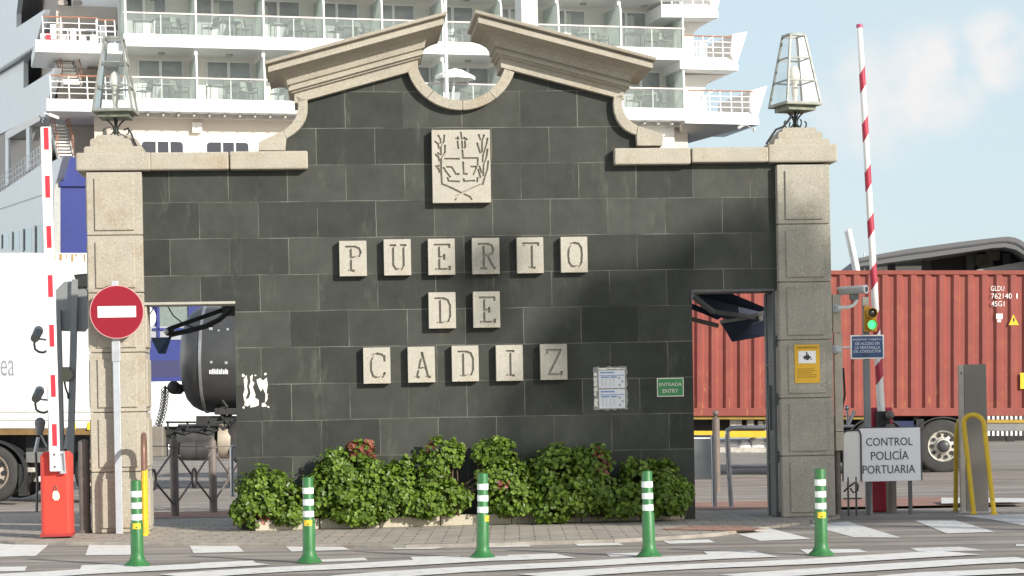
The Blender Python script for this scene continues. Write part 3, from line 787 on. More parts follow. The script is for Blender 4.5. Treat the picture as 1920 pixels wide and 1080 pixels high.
capL = pillar(161, 265, [322, 441, 549, 661, 773, 885, 999], [320, 286, 273, 257, 249], [.40, .315, .255, .20], 'left stone pillar behind the round no entry sign', stone, 0)
capR = pillar(1456.5, 1555, [308, 420, 528.5, 637, 746, 854.5, 966], [304, 270, 259, 244, 235], [.39, .31, .25, .19], 'right stone pillar carrying the yellow camera warning notice', stone_grey, 0)

# ------------------------------------------------------------------ lanterns
def lantern(cap, yaw, label, hgt=.77):
    x, y, z = cap
    wm = GATE.M @ Vector((x, y, z))
    fr = Frame(wm, R(5) + yaw)
    t = thing('pillar_lantern', label, 'lantern', (0, 0, 0), fr, 'lanterns on the stone pillars')
    z0 = .185; z1 = z0 + .09; hb = .212; ht = .092; zt = z1 + hgt
    def side(h, zz): return [(-h, -h, zz), (h, -h, zz), (h, h, zz), (-h, h, zz)]
    m_ = MB(); B = side(hb, z1); T = side(ht, zt)
    for i in range(4):
        m_.bar(B[i], T[i], .022)
        m_.bar(B[i], B[(i + 1) % 4], .026); m_.bar(T[i], T[(i + 1) % 4], .026)
        for f in (.33, .66):
            a = Vector(B[i]).lerp(Vector(T[i]), f); b = Vector(B[(i + 1) % 4]).lerp(Vector(T[(i + 1) % 4]), f)
            m_.bar(a, b, .016)
    build(m_, 'frame', M('lantern_frame', (.27, .275, .25), .55, .2, var=.3, scale=12, dirt=(.16, .17, .13), dirt_amt=.7, dirt_scale=9), t)
    for i in range(4):
        m_ = MB(); j = (i + 1) % 4
        k = .985
        pts = [Vector(B[i]), Vector(B[j]), Vector(T[j]), Vector(T[i])]
        pts = [Vector((p.x * k, p.y * k, p.z)) for p in pts]
        m_.add([p[:] for p in pts], [(0, 1, 2, 3)]); build(m_, 'glass_pane', lamp_glass, t)
    m_ = MB(); m_.box(-hb - .012, hb + .012, -hb - .012, hb + .012, z1 - .022, z1 - .004)
    m_.loft([side(hb * .80, z1 - .075), side(hb * .80, z1 - .022)])
    build(m_, 'base_plate', lamp_metal, t)
    m_ = MB(); m_.lathe([(.012, z1 - .004), (.03, z1), (.03, z1 + .05), (.022, z1 + .07), (.035, z1 + .12), (.04, z1 + .19), (.028, z1 + .22)], n=12)
    build(m_, 'socket', M('lamp_socket', (.62, .60, .52), .5), t, smooth=True)
    m_ = MB(); m_.lathe([(.022, z1 + .22), (.05, z1 + .26), (.062, z1 + .31), (.06, z1 + .36), (.045, z1 + .41), (.018, z1 + .44), (.001, z1 + .445)], n=14)
    build(m_, 'bulb', bulb_m, t, smooth=True)
    m_ = MB()
    m_.tube([(0, 0, 0), (0, 0, z0 + .02)], .018, 8)
    for a in range(4):
        ca, sa = math.cos(a * math.pi / 2), math.sin(a * math.pi / 2)
        pth = [(.10, z0 + .005), (.06, z0 - .03), (.025, z0 - .08), (.022, z0 - .12), (.05, .025), (.10, .012), (.135, .035), (.14, .075), (.12, .095)]
        m_.tube([(p[0] * ca, p[0] * sa, p[1]) for p in pth], .009, 6)
    build(m_, 'scroll_bracket', iron_black, t, smooth=True)
    return t
lantern(capL, R(-4), 'clear glass lantern in front of the ship on the left pillar', .80)
lantern(capR, R(16), 'clear glass lantern against the open sky on the right pillar', .78)
# cables from the lanterns
def cable(name, label, pts, rad, mat=black_m, cat='cable', group=None):
    P = [Vector(p) for p in pts]
    o_ = build(MB().tube(P, rad, 6), name, mat, None, WORLD, P[-1], smooth=True)
    return tag(o_, label, cat, group)
cable('lamp_cable', 'thin dark cable hanging from the left lantern over the pillar cap', [GATE.M @ GATE.hit(x, y, .02) for x, y in ((232, 244), (240, 240), (246, 250), (253, 268), (262, 282), (268, 287))], .012)
cable('lamp_cable', 'black cable draped from the right lantern down the stepped cap', [GATE.M @ GATE.hit(x, y, -.05) for x, y in ((1487, 212), (1477, 228), (1468, 238), (1455, 243), (1446, 256), (1437, 270))], .014)

# ------------------------------------------------------------------ carved blocks
S_O = [(.5, 1), (.25, .96), (.08, .8), (.04, .5), (.08, .2), (.25, .04), (.5, 0), (.75, .04), (.92, .2), (.96, .5), (.92, .8), (.75, .96), (.5, 1)]
LET = {
 'P': [[(.0, 1), (.6, 1), (.85, .93), (.95, .78), (.85, .62), (.6, .55), (.3, .55)], [(.3, .96), (.3, 0)], [(.15, 0), (.48, 0)]],
 'U': [[(0, 1), (.32, 1)], [(.7, 1), (1, 1)], [(.16, 1), (.16, .2), (.3, .04), (.5, 0), (.7, .04), (.85, .2), (.85, 1)]],
 'E': [[(0, 1), (.98, 1), (.98, .9)], [(.28, 1), (.28, 0)], [(.28, .5), (.62, .5)], [(.62, .42), (.62, .58)], [(.05, 0), (.98, 0), (.98, .1)]],
 'R': [[(.0, 1), (.6, 1), (.85, .93), (.93, .78), (.85, .62), (.6, .54), (.3, .54)], [(.3, .96), (.3, 0)], [(.12, 0), (.46, 0)], [(.55, .54), (.8, .2), (1.02, 0)]],
 'T': [[(0, .93), (0, 1), (1, 1), (1, .93)], [(.55, 1), (.55, 0)], [(.38, 0), (.74, 0)]],
 'O': [S_O],
 'D': [[(0, 1), (.55, 1), (.82, .93), (.96, .72), (.96, .28), (.82, .07), (.55, 0), (.12, 0)], [(.3, .96), (.3, 0)]],
 'C': [[(.95, .78), (.8, .95), (.5, 1), (.2, .93), (.05, .7), (.05, .3), (.2, .07), (.5, 0), (.8, .05), (.95, .2)], [(.95, .70), (.95, .9)]],
 'A': [[(.5, 1), (.12, .0)], [(.5, 1), (.88, 0)], [(.26, .36), (.74, .36)], [(0, 0), (.26, 0)], [(.74, 0), (1, 0)]],
 'I': [[(.5, 1), (.5, 0)], [(.28, 1), (.72, 1)], [(.28, 0), (.72, 0)]],
 'Z': [[(0, .9), (0, 1), (.92, 1), (.08, 0), (.95, 0), (.95, .1)]]}
blocks = [
 ('P', 636.5, 451.5, 687.5, 517.5, 'beige block carved P, first of the top row PUERTO'), ('U', 720, 448.5, 770.5, 516, 'beige block carved U in the top row PUERTO'),
 ('E', 803, 447.5, 853, 515, 'beige block carved E in the top row, left of the carved R'), ('R', 885.5, 446, 936.5, 513.5, 'beige block carved R in the top row PUERTO'),
 ('T', 969.5, 445, 1019, 512, 'beige block carved T in the top row PUERTO'), ('O', 1052, 444, 1101.5, 510.5, 'beige block carved O, last of the top row PUERTO'),
 ('D', 804, 548, 854.5, 615.5, 'beige block carved D in the short middle row DE'), ('E', 887.5, 546.5, 937.5, 614, 'beige block carved E in the short middle row DE'),
 ('C', 681.5, 651.5, 732, 719, 'beige block carved C, first of the bottom row CADIZ'), ('A', 765, 650, 815.5, 717, 'beige block carved A in the bottom row CADIZ'),
 ('D', 847.5, 648, 897.5, 715, 'beige block carved D in the bottom row between A and I'), ('I', 930.5, 647, 980.5, 714, 'beige block carved I in the bottom row CADIZ'),
 ('Z', 1013.5, 645, 1063.5, 712, 'duller shaded block carved Z, last of the bottom row CADIZ')]
BT = .088
for ch, x0, y0, x1, y1, lab in blocks:
    l, rr, b, t = rect_px(GATE, x0, y0, x1, y1, BT)
    m_ = MB(); m_.box(l, rr, -BT, -.001, b, t)
    wd, hh = (rr - l) * .56, (t - b) * .68
    ox, oz = (l + rr) / 2 - wd / 2 + .008, (b + t) / 2 - hh / 2 - .004
    st = [[(ox + p[0] * wd, oz + p[1] * hh) for p in s] for s in LET[ch]]
    m2 = engrave(m_, st, .025, -BT, .030, ch)
    o = build(m2, 'letter_block', stone_block, None, GATE, ((l + rr) / 2, 0, b))
    tag(o, lab, 'letter block', 'carved letter blocks on the dark wall')
# coat of arms
l, rr, b, t = rect_px(GATE, 810.5, 243.5, 919.5, 380, BT)
m_ = MB(); m_.box(l, rr, -BT - .01, -.001, b, t)
EMB = [
 [(215, 165), (240, 210), (245, 300), (248, 450), (250, 600), (258, 775), (390, 830), (515, 893)], [(540, 905), (610, 935), (635, 970)],
 [(790, 160), (766, 230), (765, 400)], [(835, 200), (825, 260), (780, 400), (770, 530)], [(835, 340), (825, 420), (785, 530), (782, 680)],
 [(845, 490), (835, 580), (800, 690), (775, 775), (660, 825), (530, 885), (440, 935), (430, 975)],
 [(175, 240), (210, 270), (228, 355)], [(290, 160), (283, 240), (250, 285)], [(298, 290), (298, 370), (262, 425)], [(180, 405), (215, 435), (230, 515)],
 [(210, 385), (225, 405)], [(185, 550), (220, 590), (232, 655)], [(215, 545), (225, 550)], [(280, 572), (292, 582)],
 [(725, 155), (748, 220)], [(705, 260), (750, 410)], [(735, 555), (762, 640)], [(718, 595), (745, 690)],
 [(498, 125), (512, 210)], [(435, 205), (470, 205)], [(460, 185), (462, 205)], [(540, 190), (575, 212), (530, 212)],
 [(457, 240), (468, 325)], [(512, 240), (518, 320)], [(550, 240), (554, 300), (545, 320)],
 [(518, 350), (526, 450), (712, 450), (712, 535)], [(300, 458), (475, 458)], [(528, 505), (535, 650), (575, 650)], [(325, 560), (385, 565), (435, 650), (475, 652)],
 [(630, 558), (695, 558), (655, 655)], [(300, 605), (362, 685)], [(330, 700), (345, 740), (475, 745)], [(535, 715), (540, 745), (670, 735)], [(710, 700), (705, 745)]]
st = [[GATE.xz(790 + x / 6.747, 230 + y / 6.747, BT) for x, y in s] for s in EMB]
m2 = engrave(m_, st, .021, -BT - .01, .026, 'emblem')
o = build(m2, 'carved_emblem', stone_block, None, GATE, ((l + rr) / 2, 0, b))
tag(o, 'large beige stone panel carved with an anchor crest between laurel branches', 'carved panel')

# ------------------------------------------------------------------ notices on the wall
t = thing('entry_sign', 'small green ENTRADA ENTRY sign with a pale border on the wall', 'sign', GATE.hit(1257, 725), GATE)
l, rr, b, tt = rect_px(GATE, 1232, 708.5, 1282, 743.5, .01)
m_ = MB(); m_.box(l, rr, -.008, 0, b, tt); build(m_, 'border', sign_cream, t)
m_ = MB(); m_.box(l + .010, rr - .010, -.011, -.008, b + .010, tt - .010); build(m_, 'panel', green_sign, t)
build(text_px('ENTRADA', GATE, 1236, 717.5, 1278, 723.8, .013), 'lettering', sign_cream, t); build(text_px('ENTRY', GATE, 1242.5, 729.5, 1271.5, 736.5, .013), 'lettering', sign_cream, t)

t = thing('timetable_notice', 'two white printed timetable sheets with blue headings pasted on dark slate', 'notice', GATE.hit(1147, 727), GATE)
m_ = MB()
random.seed(3)
l, rr, b, tt = rect_px(GATE, 1113, 688, 1176, 768, .0)
def ragged(l, rr, b, tt, amp, n=14):
    pts = []
    for i in range(n): pts.append((l + (rr - l) * i / n, b + random.uniform(-amp, amp)))
    for i in range(n): pts.append((rr + random.uniform(-amp, amp), b + (tt - b) * i / n))
    for i in range(n): pts.append((rr - (rr - l) * i / n, tt + random.uniform(-amp, amp)))
    for i in range(n): pts.append((l + random.uniform(-amp, amp), tt - (tt - b) * i / n))
    return pts
m_.prism(ragged(l, rr, b, tt, .010), -.003, 0); build(m_, 'glue_residue', glue_m, t)
m_ = MB()
for k in range(7):
    zz = b + (tt - b) * (.08 + .12 * k); m_.prism(ragged(l + .005, l + .035 + random.uniform(-.008, .01), zz, zz + random.uniform(.03, .055), .006, 4), -.005, -.003)
m_.prism(ragged(l + .05, rr - .02, tt - .028, tt - .012, .005, 8), -.005, -.003)
build(m_, 'torn_edge', torn_m, t)
def sheet(x0, y0, x1, y1):
    l, rr, b, tt = rect_px(GATE, x0, y0, x1, y1, .005); w_, h_ = rr - l, tt - b
    m_ = MB(); m_.box(l, rr, -.006, -.003, b, tt); p_ = build(m_, 'printed_sheet', paper, t)
    m_ = MB()
    def bx(u0, u1, v0, v1, m_=m_): m_.box(l + w_ * u0, l + w_ * u1, -.0075, -.006, b + h_ * v0, b + h_ * v1)
    bx(.03, .97, .70, .74); bx(.08, .40, .58, .66); bx(.45, .70, .58, .66); bx(.06, .60, .84, .92)
    build(m_, 'blue_print', paper_blue, p_)
    m_ = MB()
    for u in (.10, .24, .40, .54):
        for v in range(8): m_.box(l + w_ * u, l + w_ * (u + .07), -.0075, -.006, b + h_ * (.12 + .055 * v), b + h_ * (.14 + .055 * v))
    for (u, v) in ((.74, .5), (.86, .3), (.75, .1)): m_.box(l + w_ * u, l + w_ * (u + .09), -.0075, -.006, b + h_ * v, b + h_ * (v + .13))
    build(m_, 'grey_print', paper_grey, p_)
sheet(1122.5, 694.5, 1171.5, 727.5); sheet(1123.5, 730, 1172, 765.5)

random.seed(11)
m_ = MB()
def blob(pts): m_.prism([G(455 + x, 700 + y) for x, y in pts], -.003, 0)
blob([(2, 12), (7, 3), (9, 14), (8, 26), (10, 36), (6, 46), (8, 55), (3, 52), (1, 40), (4, 30)])
blob([(14, 6), (19, 2), (18, 14), (22, 18), (19, 26), (24, 40), (22, 52), (15, 58), (9, 62), (3, 60), (5, 50), (12, 46), (15, 36), (12, 24), (15, 16)])
blob([(26, 12), (33, 9), (38, 14), (45, 8), (47, 22), (45, 34), (47, 48), (42, 56), (43, 40), (38, 28), (34, 34), (30, 26), (28, 20)])
blob([(24, 46), (30, 50), (30, 60), (22, 63), (14, 64), (16, 56)])
blob([(36, 56), (41, 55), (46, 62), (36, 63)])
for (x, y, s) in ((1, 4, 4), (43, 1, 3.5), (2, 64, 3), (48, 63, 2.5), (24, 4, 2), (12, 50, 2), (47, 40, 1.5)):
    blob([(x + s * random.uniform(.6, 1) * math.cos(a), y + s * random.uniform(.6, 1) * math.sin(a)) for a in [i * 1.05 for i in range(6)]])
o = build(m_, 'torn_poster', torn_m, None, GATE, GATE.hit(480, 735)); tag(o, 'torn white scraps of a poster left on the slate at the left doorway', 'poster remains')

t = thing('camera_warning_sign', 'yellow video surveillance notice fixed to the right stone pillar', 'sign', GATE.hit(1513, 682, .125), GATE)
l, rr, b, tt = rect_px(GATE, 1490, 646, 1537, 718, .125)
m_ = MB(); m_.box(l, rr, -.128, -.122, b, tt); build(m_, 'panel', yellow_sign, t)
m_ = MB(); l, rr, b, tt = rect_px(GATE, 1497, 658, 1529.5, 681, .13); m_.box(l, rr, -.1305, -.1285, b, tt); build(m_, 'picture_field', white_sign, t)
m_ = MB()
cx, cz = (l + rr) / 2, (b + tt) / 2
def q_(pts): m_.prism([(cx + x * .011, cz + y * .011) for x, y in pts], -.132, -.1302)
q_([(-4.2, .5), (1.5, 3.0), (2.6, .2), (-2.9, -2.4)]); q_([(1.2, 1.6), (4.2, .2), (3.6, -1.6), (1.0, -.8)]); q_([(-1, 5.2), (.4, 5.2), (.4, 2.2), (-1, 2.2)]); q_([(3, -2.6), (5, -1.4), (5, -2.9)]); q_([(-2, -2.2), (1, -3.4), (2.6, -1.2), (1, -.4)])
build(m_, 'camera_pictogram', ink, t)
m_ = MB(); text_px('ZONA VIDEOVIGILADA', GATE, 1494, 649.5, 1533, 653.5, .1285, m_, .002)
for yy in (691, 694.5, 698, 702, 706): text_px('PROTECCION DE DATOS', GATE, 1495, yy, 1531 - (yy * 7 % 9), yy + 1.6, .1285, m_, .002)
build(m_, 'lettering', M('sign_brown_ink', (.25, .15, .03), .6), t)

# ------------------------------------------------------------------ planter and shrubs
pts_k = [(478, 996), (600, 992.5), (712, 990), (826, 986.5), (960, 983), (1090, 979), (1200, 976), (1284, 974)]
PK = [ground(x, y, PZ) for x, y in pts_k]
t = thing('planter_kerb', 'low granite kerb of the flower bed along the foot of the wall', 'planter', PK[3])
for a, b in zip(PK[:-1], PK[1:]):
    tt = (b - a).normalized(); nn_ = Vector((-tt.y, tt.x, 0)); a2 = a + tt * .004; b2 = b - tt * .004
    hz = .125 - random.uniform(0, .012)
    m_ = MB(); m_.loft([[p + nn_ * 0, p + nn_ * .12, p + nn_ * .12 + Vector((0, 0, hz)), p + Vector((0, 0, hz))] for p in (a2, b2)])
    build(m_, 'kerb_stone', kerb_m, t, bevel=.010)
m_ = MB()
e1 = GATE.M @ GATE.hit(478, 985); e2 = GATE.M @ GATE.hit(1290, 968)
m_.add([(p.x, p.y + .11, PZ + .09) for p in (PK[0], PK[3], PK[-1])] + [(e2.x, e2.y, PZ + .09), (e1.x, e1.y, PZ + .09)], [(0, 1, 2, 3, 4)])
tag(build(m_, 'soil', soil), kind='structure')
a = ground(1278, 972, PZ); m_ = MB(); m_.loft([[(a.x, a.y, PZ), (a.x + .075, a.y, PZ), (a.x + .055, a.y + .05, PZ + .11), (a.x - .01, a.y + .05, PZ + .11)], [(a.x, a.y + .12, PZ), (a.x + .075, a.y + .12, PZ), (a.x + .055, a.y + .14, PZ + .11), (a.x - .01, a.y + .14, PZ + .11)]])
tag(build(m_, 'loose_stone', kerb_m, None, WORLD, a, bevel=.006), 'small loose granite stone leaning at the right end of the planter kerb', 'stone')

def leaf(mb, p, n, size, rng):
    """a lobed leaf folded along its midrib"""
    n = n.normalized(); s = n.cross(Vector((rng.uniform(-1, 1), rng.uniform(-1, 1), rng.uniform(-1, 1))))
    if s.length < 1e-3: return
    s.normalize(); q = n.cross(s)
    k = size
    pts = [(0, -.5), (.42, -.3), (.30, .05), (.46, .35), (.0, .6), (-.46, .35), (-.30, .05), (-.42, -.3)]
    vs = [p + s * (x * k) + q * (y * k) + n * (abs(x) * k * .35) for x, y in pts] + [p]
    mb.add(vs, [(8, i, (i + 1) % 8) for i in range(8)])
def bush(name, label, blobs, seed, red=(), dens=1.0, stems=()):
    """blobs: (px, py, rx px, ry px, depth offset) ellipses on the plane of the flower bed"""
    rng = random.Random(seed)
    offp = .26
    c = GATE.hit(blobs[0][0], 985, offp)
    t = thing(name, label, 'shrub', (c.x, c.y, PZ + .05), GATE, 'shrubs along the foot of the wall')
    fol = MB(); rd = MB(); st = MB()
    for (px, py, rx, ry, do) in blobs:
        cc = GATE.hit(px, py, offp + do); sc = 1 / 170.
        rxm, rzm = rx * sc, ry * sc; rym = min(.26, (rxm + rzm) * .42)
        cc.y = max(-.5, min(cc.y, -rym * .8 - .03))
        nl = int(1150 * dens * (rx * ry) / (45 * 45)) + 40
        # sub-clumps give light and dark groups
        clumps = [(rng.gauss(0, 1), rng.gauss(0, 1), rng.gauss(0, 1)) for _ in range(max(7, int(rx * ry / 110)))]
        clumps = [Vector(v).normalized() * rng.uniform(.62, 1.0) for v in clumps]
        for k in range(nl):
            cl_ = rng.choice(clumps)
            v = cl_ + Vector((rng.gauss(0, .17), rng.gauss(0, .17), rng.gauss(0, .17)))
            if k % 4 == 0: v = Vector((rng.gauss(0, 1), rng.gauss(0, 1), rng.gauss(0, 1))).normalized() * rng.uniform(.55, .98)
            if v.length > 1.16: v *= 1.16 / v.length
            p = cc + Vector((v.x * rxm, v.y * rym, v.z * rzm))
            if p.z < PZ + .03 or p.y > -.02: continue
            nrm = Vector((v.x, v.y * 1.2 - .25, v.z * .7 + .55)) + Vector((rng.gauss(0, .42), rng.gauss(0, .42), rng.gauss(0, .42)))
            target = fol
            for (qx, qy, qr) in red:
                rp_ = GATE.hit(qx, qy, offp + do)
                if math.hypot(p.x - rp_.x, p.z - rp_.z) < qr * sc and rng.random() < .6: target = rd
            leaf(target, p, nrm, rng.uniform(.032, .060), rng)
        for k in range(4):
            b0 = Vector((cc.x + rng.uniform(-.5, .5) * rxm, -.16, PZ + .06)); b1 = cc + Vector((rng.uniform(-.5, .5) * rxm, rng.uniform(-.3, .1) * rym, rng.uniform(.1, .7) * rzm))
            st.tube([b0, b0.lerp(b1, .5) + Vector((rng.uniform(-.03, .03), -.02, 0)), b1], [.011, .008, .004], 5)
    for sx0, sy0, sx1, sy1 in stems:
        a_ = GATE.hit(sx0, sy0, .3); b_ = GATE.hit(sx1, sy1, .3); st.tube([a_, a_.lerp(b_, .5) + Vector((0, -.02, -.01)), b_], [.011, .009, .005], 5)
    build(fol, 'foliage', leaf_g, t)
    if rd.v: build(rd, 'red_leaves', leaf_r, t)
    build(st, 'stem', twig, t)
bush('leafy_shrub', 'lit green shrub at the left end of the bed beside the doorway', [(485, 930, 42, 52, 0), (470, 962, 42, 28, .1), (530, 935, 38, 46, .02), (545, 968, 32, 22, .1), (445, 965, 18, 20, .05)], 1, red=((491, 978, 14),))
bush('leafy_shrub', 'big lit shrub topped with red leaves, third of the bed from its left end', [(645, 890, 50, 50, 0), (605, 925, 38, 45, .06), (660, 945, 55, 40, .1), (700, 905, 45, 52, .02), (735, 925, 45, 45, .08), (680, 965, 50, 22, .14), (628, 862, 24, 26, 0), (685, 852, 24, 26, 0), (755, 880, 22, 26, 0), (674, 836, 26, 12, 0)], 2, red=((665, 835, 20), (690, 840, 16), (703, 849, 10)))
bush('leafy_shrub', 'narrow tall lit shrub left of the middle green bollard', [(822, 855, 40, 32, 0), (852, 850, 18, 26, .02), (810, 905, 42, 38, .04), (845, 935, 38, 32, .08), (800, 940, 45, 28, .08), (775, 945, 30, 22, .08)], 3, red=((806, 838, 10),), stems=((862, 912, 893, 893), (864, 920, 900, 902), (870, 925, 905, 910), (880, 935, 888, 905)))
bush('leafy_shrub', 'twin topped green shrub just right of the middle green bollard', [(905, 850, 24, 26, 0), (940, 850, 34, 30, .02), (935, 895, 50, 42, .04), (965, 925, 48, 38, .07), (950, 950, 45, 18, .1)], 4, red=((941, 909, 12),), stems=((905, 945, 915, 900), (922, 952, 918, 905)))
bush('leafy_shrub', 'broad shaded shrub with a brownish top in the right half of the bed', [(1040, 880, 60, 42, 0), (1105, 880, 45, 45, 0), (1115, 850, 32, 16, 0), (1060, 925, 70, 40, .06), (1125, 925, 50, 40, .06), (1035, 955, 45, 22, .12)], 5, red=((1128, 874, 14), (1120, 850, 12)))
bush('leafy_shrub', 'dark shaded shrub at the right end of the bed behind a bollard', [(1195, 900, 38, 38, 0), (1240, 895, 32, 32, 0), (1190, 935, 45, 32, .05), (1250, 935, 40, 36, .05), (1282, 920, 18, 32, .02), (1168, 955, 25, 16, .1)], 6)

# ------------------------------------------------------------------ green flexible bollards
def bollard(px, py, label, first=None, yaw=0.):
    p = ground(px, py, .0); p.z = .004
    if first is not None:
        c = copy_tree(first); c.matrix_world = Matrix.Translation(p) @ Matrix.Rotation(yaw, 4, 'Z') @ Matrix.Rotation(R(.8 + (yaw * 7) % 1.3), 4, 'X'); c['label'] = label
        return c
    t = thing('green_bollard', label, 'bollard', p, WORLD, 'green flexible bollards along the cycle lane')
    bp = p
    def lz(prof, name, mat, par=t, n=20):
        m_ = MB(); m_.lathe(prof, bp, n); return build(m_, name, mat, par, smooth=True)
    lz([(.110, 0), (.110, .012), (.098, .022), (.072, .045), (.060, .075), (.055, .11), (.054, .36), (.046, .38), (.046, .722), (.043, .733), (.034, .736), (.034, .738), (.001, .738)], 'post', bol_green)
    for z0 in (.395, .495, .595):
        lz([(.0455, z0), (.0485, z0), (.0485, z0 + .052), (.0455, z0 + .052)], 'reflective_band', bright_white)
    m_ = MB()
    for k in range(9):
        z = .12 + k * .026; m_.box(bp.x - .008, bp.x + .008, bp.y - .0565, bp.y - .05, bp.z + z, bp.z + z + .012)
    build(m_, 'moulded_ribs', bol_green, t)
    m_ = MB()
    rg = []
    for zz in (.335, .385):
        rr_ = .0555 if zz < .36 else .0555
        rg.append([(bp.x + rr_ * math.sin(R(a)), bp.y - rr_ * math.cos(R(a)), bp.z + zz - .015) for a in (-38, -25, -12, 0, 12, 25, 38)])
    m_.loft(rg, cap=False, closed=False); build(m_, 'yellow_sticker', sticker_yellow, t)
    for a in range(6):
        m_ = MB(); m_.lathe([(.010, 0), (.010, .012), (.001, .014)], (bp.x + .088 * math.cos(a * 1.047 + .3), bp.y + .088 * math.sin(a * 1.047 + .3), bp.z + .018), 8); build(m_, 'bolt', steel_dark, t)
    return t
b0 = bollard(580, 1055.5, 'green and white bollard in front of the left end of the shrubs')
bollard(257.5, 1061, 'green and white bollard standing before the no entry sign pole', b0, R(10))
bollard(905, 1046.5, 'green and white bollard in the middle of the row, before the gap in the shrubs', b0, R(58))
bollard(1217.5, 1044, 'green and white bollard before the dark shrub at the right end of the bed', b0, R(200))
bollard(1540, 1041.5, 'green and white bollard in front of the right stone pillar', b0, R(2))

# ------------------------------------------------------------------ barriers
def vert(px, py, Y): return at(px, py, Y)
# left barrier
fr = Frame(Vector((0, 22.75, 0)), R(6))
t = thing('barrier_gate', 'red barrier cabinet with a raised white boom marked with small red bars', 'barrier', fr.hit(105, 1003), fr)
m_ = MB()
def fx(px, py, off=0.): return fr.xz(px, py, off)
l0, zb0 = fx(79, 1003); r0, _ = fx(133, 1003); zt0 = fx(104, 847)[1]; l1, _ = fx(76, 850); r1, _ = fx(132.5, 850)
sh = -.0
lt, rt = l0 + .005, r0 - .004
m_.loft([[(lt - .012, 0, zb0), (lt + .02, -.03, zb0), (rt - .02, -.03, zb0), (rt + .012, 0, zb0), (rt + .012, .30, zb0), (lt - .012, .30, zb0)],
         [(lt - .012, 0, zt0 - .05), (lt + .02, -.03, zt0 - .06), (rt - .02, -.03, zt0 - .06), (rt + .012, 0, zt0 - .05), (rt + .012, .30, zt0 - .04), (lt - .012, .30, zt0 - .04)],
         [(lt + .02, .02, zt0), (lt + .03, .0, zt0), (rt - .03, .0, zt0), (rt - .02, .02, zt0), (rt - .02, .28, zt0), (lt + .02, .28, zt0)]])
build(m_, 'cabinet', red_cab, t, bevel=.008)
m_ = MB(); m_.box(lt - .02, rt + .02, -.04, .32, zb0 - .02, zb0 + .012); build(m_, 'base_plate', M('cabinet_base', (.35, .03, .03), .6), t)
A = fr.hit(103.5, 884, .09); B = fr.hit(85.5, 238, .09)
t.update_tag()
m_ = MB(); m_.bar(A, B, .105, .06, up=(0, 1, 0)); build(m_, 'boom', boom_white, t, bevel=.01)
ln_ = (B - A).length
for k, (ya, yb) in enumerate(((240, 281), (330, 371), (424, 465), (516, 557), (609, 650), (703, 744), (795, 836))):
    f0 = (884 - ya) / 646; f1 = (884 - yb) / 646
    m_ = MB(); q0 = A.lerp(B, f1) + Vector((.008, -.032, 0)); q1 = A.lerp(B, f0) + Vector((.008, -.032, 0))
    m_.bar(q0, q1, .048, .006, up=(0, 1, 0)); build(m_, 'red_bar', red_dark, t)
m_ = MB(); a0, a1 = fr.hit(118, 888, .075), fr.hit(115, 846, .075)
m_.bar(a0 + Vector((-.022, 0, 0)), a1 + Vector((-.022, 0, 0)), .012, .03, up=(0, 1, 0)); m_.bar(a0 + Vector((.028, 0, 0)), a1 + Vector((.028, 0, 0)), .012, .03, up=(0, 1, 0))
m_.bar(a0, a0 + (a1 - a0) * .12, .06, .03, up=(0, 1, 0)); m_.bar(a1 - (a1 - a0) * .12, a1, .06, .03, up=(0, 1, 0)); m_.bar(a0 + Vector((.003, .012, 0)), a1 + Vector((.003, .012, 0)), .05, .006, up=(0, 1, 0))
build(m_, 'boom_bracket', galv, t)
for (x, y) in ((102, 852), (103, 875)):
    c = fr.hit(x, y, .122); m_ = MB(); m_.lathe([(.012, -.008), (.012, 0), (.001, .0)], c, 8, 'y'); build(m_, 'bolt', steel_dark, t)
m_ = MB()
pts = [fr.xz(x, y, .04) for x, y in ((100, 921), (107, 920), (111, 926), (112, 933), (109, 938), (102, 938.5), (98.5, 934), (98.5, 926))]
m_.prism(pts, -.042, -.028); build(m_, 'padlock', M('padlock_cream', (.78, .70, .52), .5), t, bevel=.003)
m_ = MB(); m_.tube([fr.hit(x, y, .036) for x, y in ((102, 922), (101, 914), (103, 910), (106, 914), (106, 921))], .005, 6); build(m_, 'shackle', steel_dark, t)

# right barrier
fr = Frame(Vector((0, 24.5, 0)), R(5))
t = thing('barrier_gate', 'tall raised boom with diagonal crimson stripes on a red cabinet beside the police sign', 'barrier', (fr.hit(1650, 950).x, 0, 0), fr)
A = fr.hit(1652.5, 775); B = fr.hit(1611.5, 50)
m_ = MB(); m_.tube([A, B], [.045, .032], 10); build(m_, 'boom', boom_white, t, smooth=True)
m_ = MB(); m_.tube([B - (B - A) * .003, B + (B - A) * .006], [.038, .036], 10); build(m_, 'end_cap', M('cap_pink', (.42, .05, .13), .5), t)
for (ya, yb) in ((131, 166), (224, 258), (315, 351), (406, 438), (498, 535), (590, 625), (678, 712)):
    f0, f1 = (775 - ya) / 725, (775 - yb) / 725
    def rad(f): return .045 + (.032 - .045) * f + .0025
    dirv = (B - A).normalized(); sx = Vector((1, 0, 0)); sx = (sx - dirv * sx.dot(dirv)).normalized(); sy = dirv.cross(sx)
    rings = []
    for k in range(2):
        f = f1 if k == 0 else f0; rg = []
        for i in range(16):
            a = 2 * math.pi * i / 16; c_, s_ = math.cos(a), math.sin(a)
            rg.append(A.lerp(B, f) + sx * c_ * rad(f) + sy * s_ * rad(f) + dirv * (c_ * .055 + .0))
        rings.append(rg)
    m_ = MB(); m_.loft(rings, cap=False); build(m_, 'stripe', crimson, t, smooth=True)
l, rr, b, tt = rect_px(fr, 1645, 771, 1668, 802, .03)
m_ = MB(); m_.cbox(l, rr, -.06, .08, b - .02, tt, .008); build(m_, 'boom_socket', black_m, t)
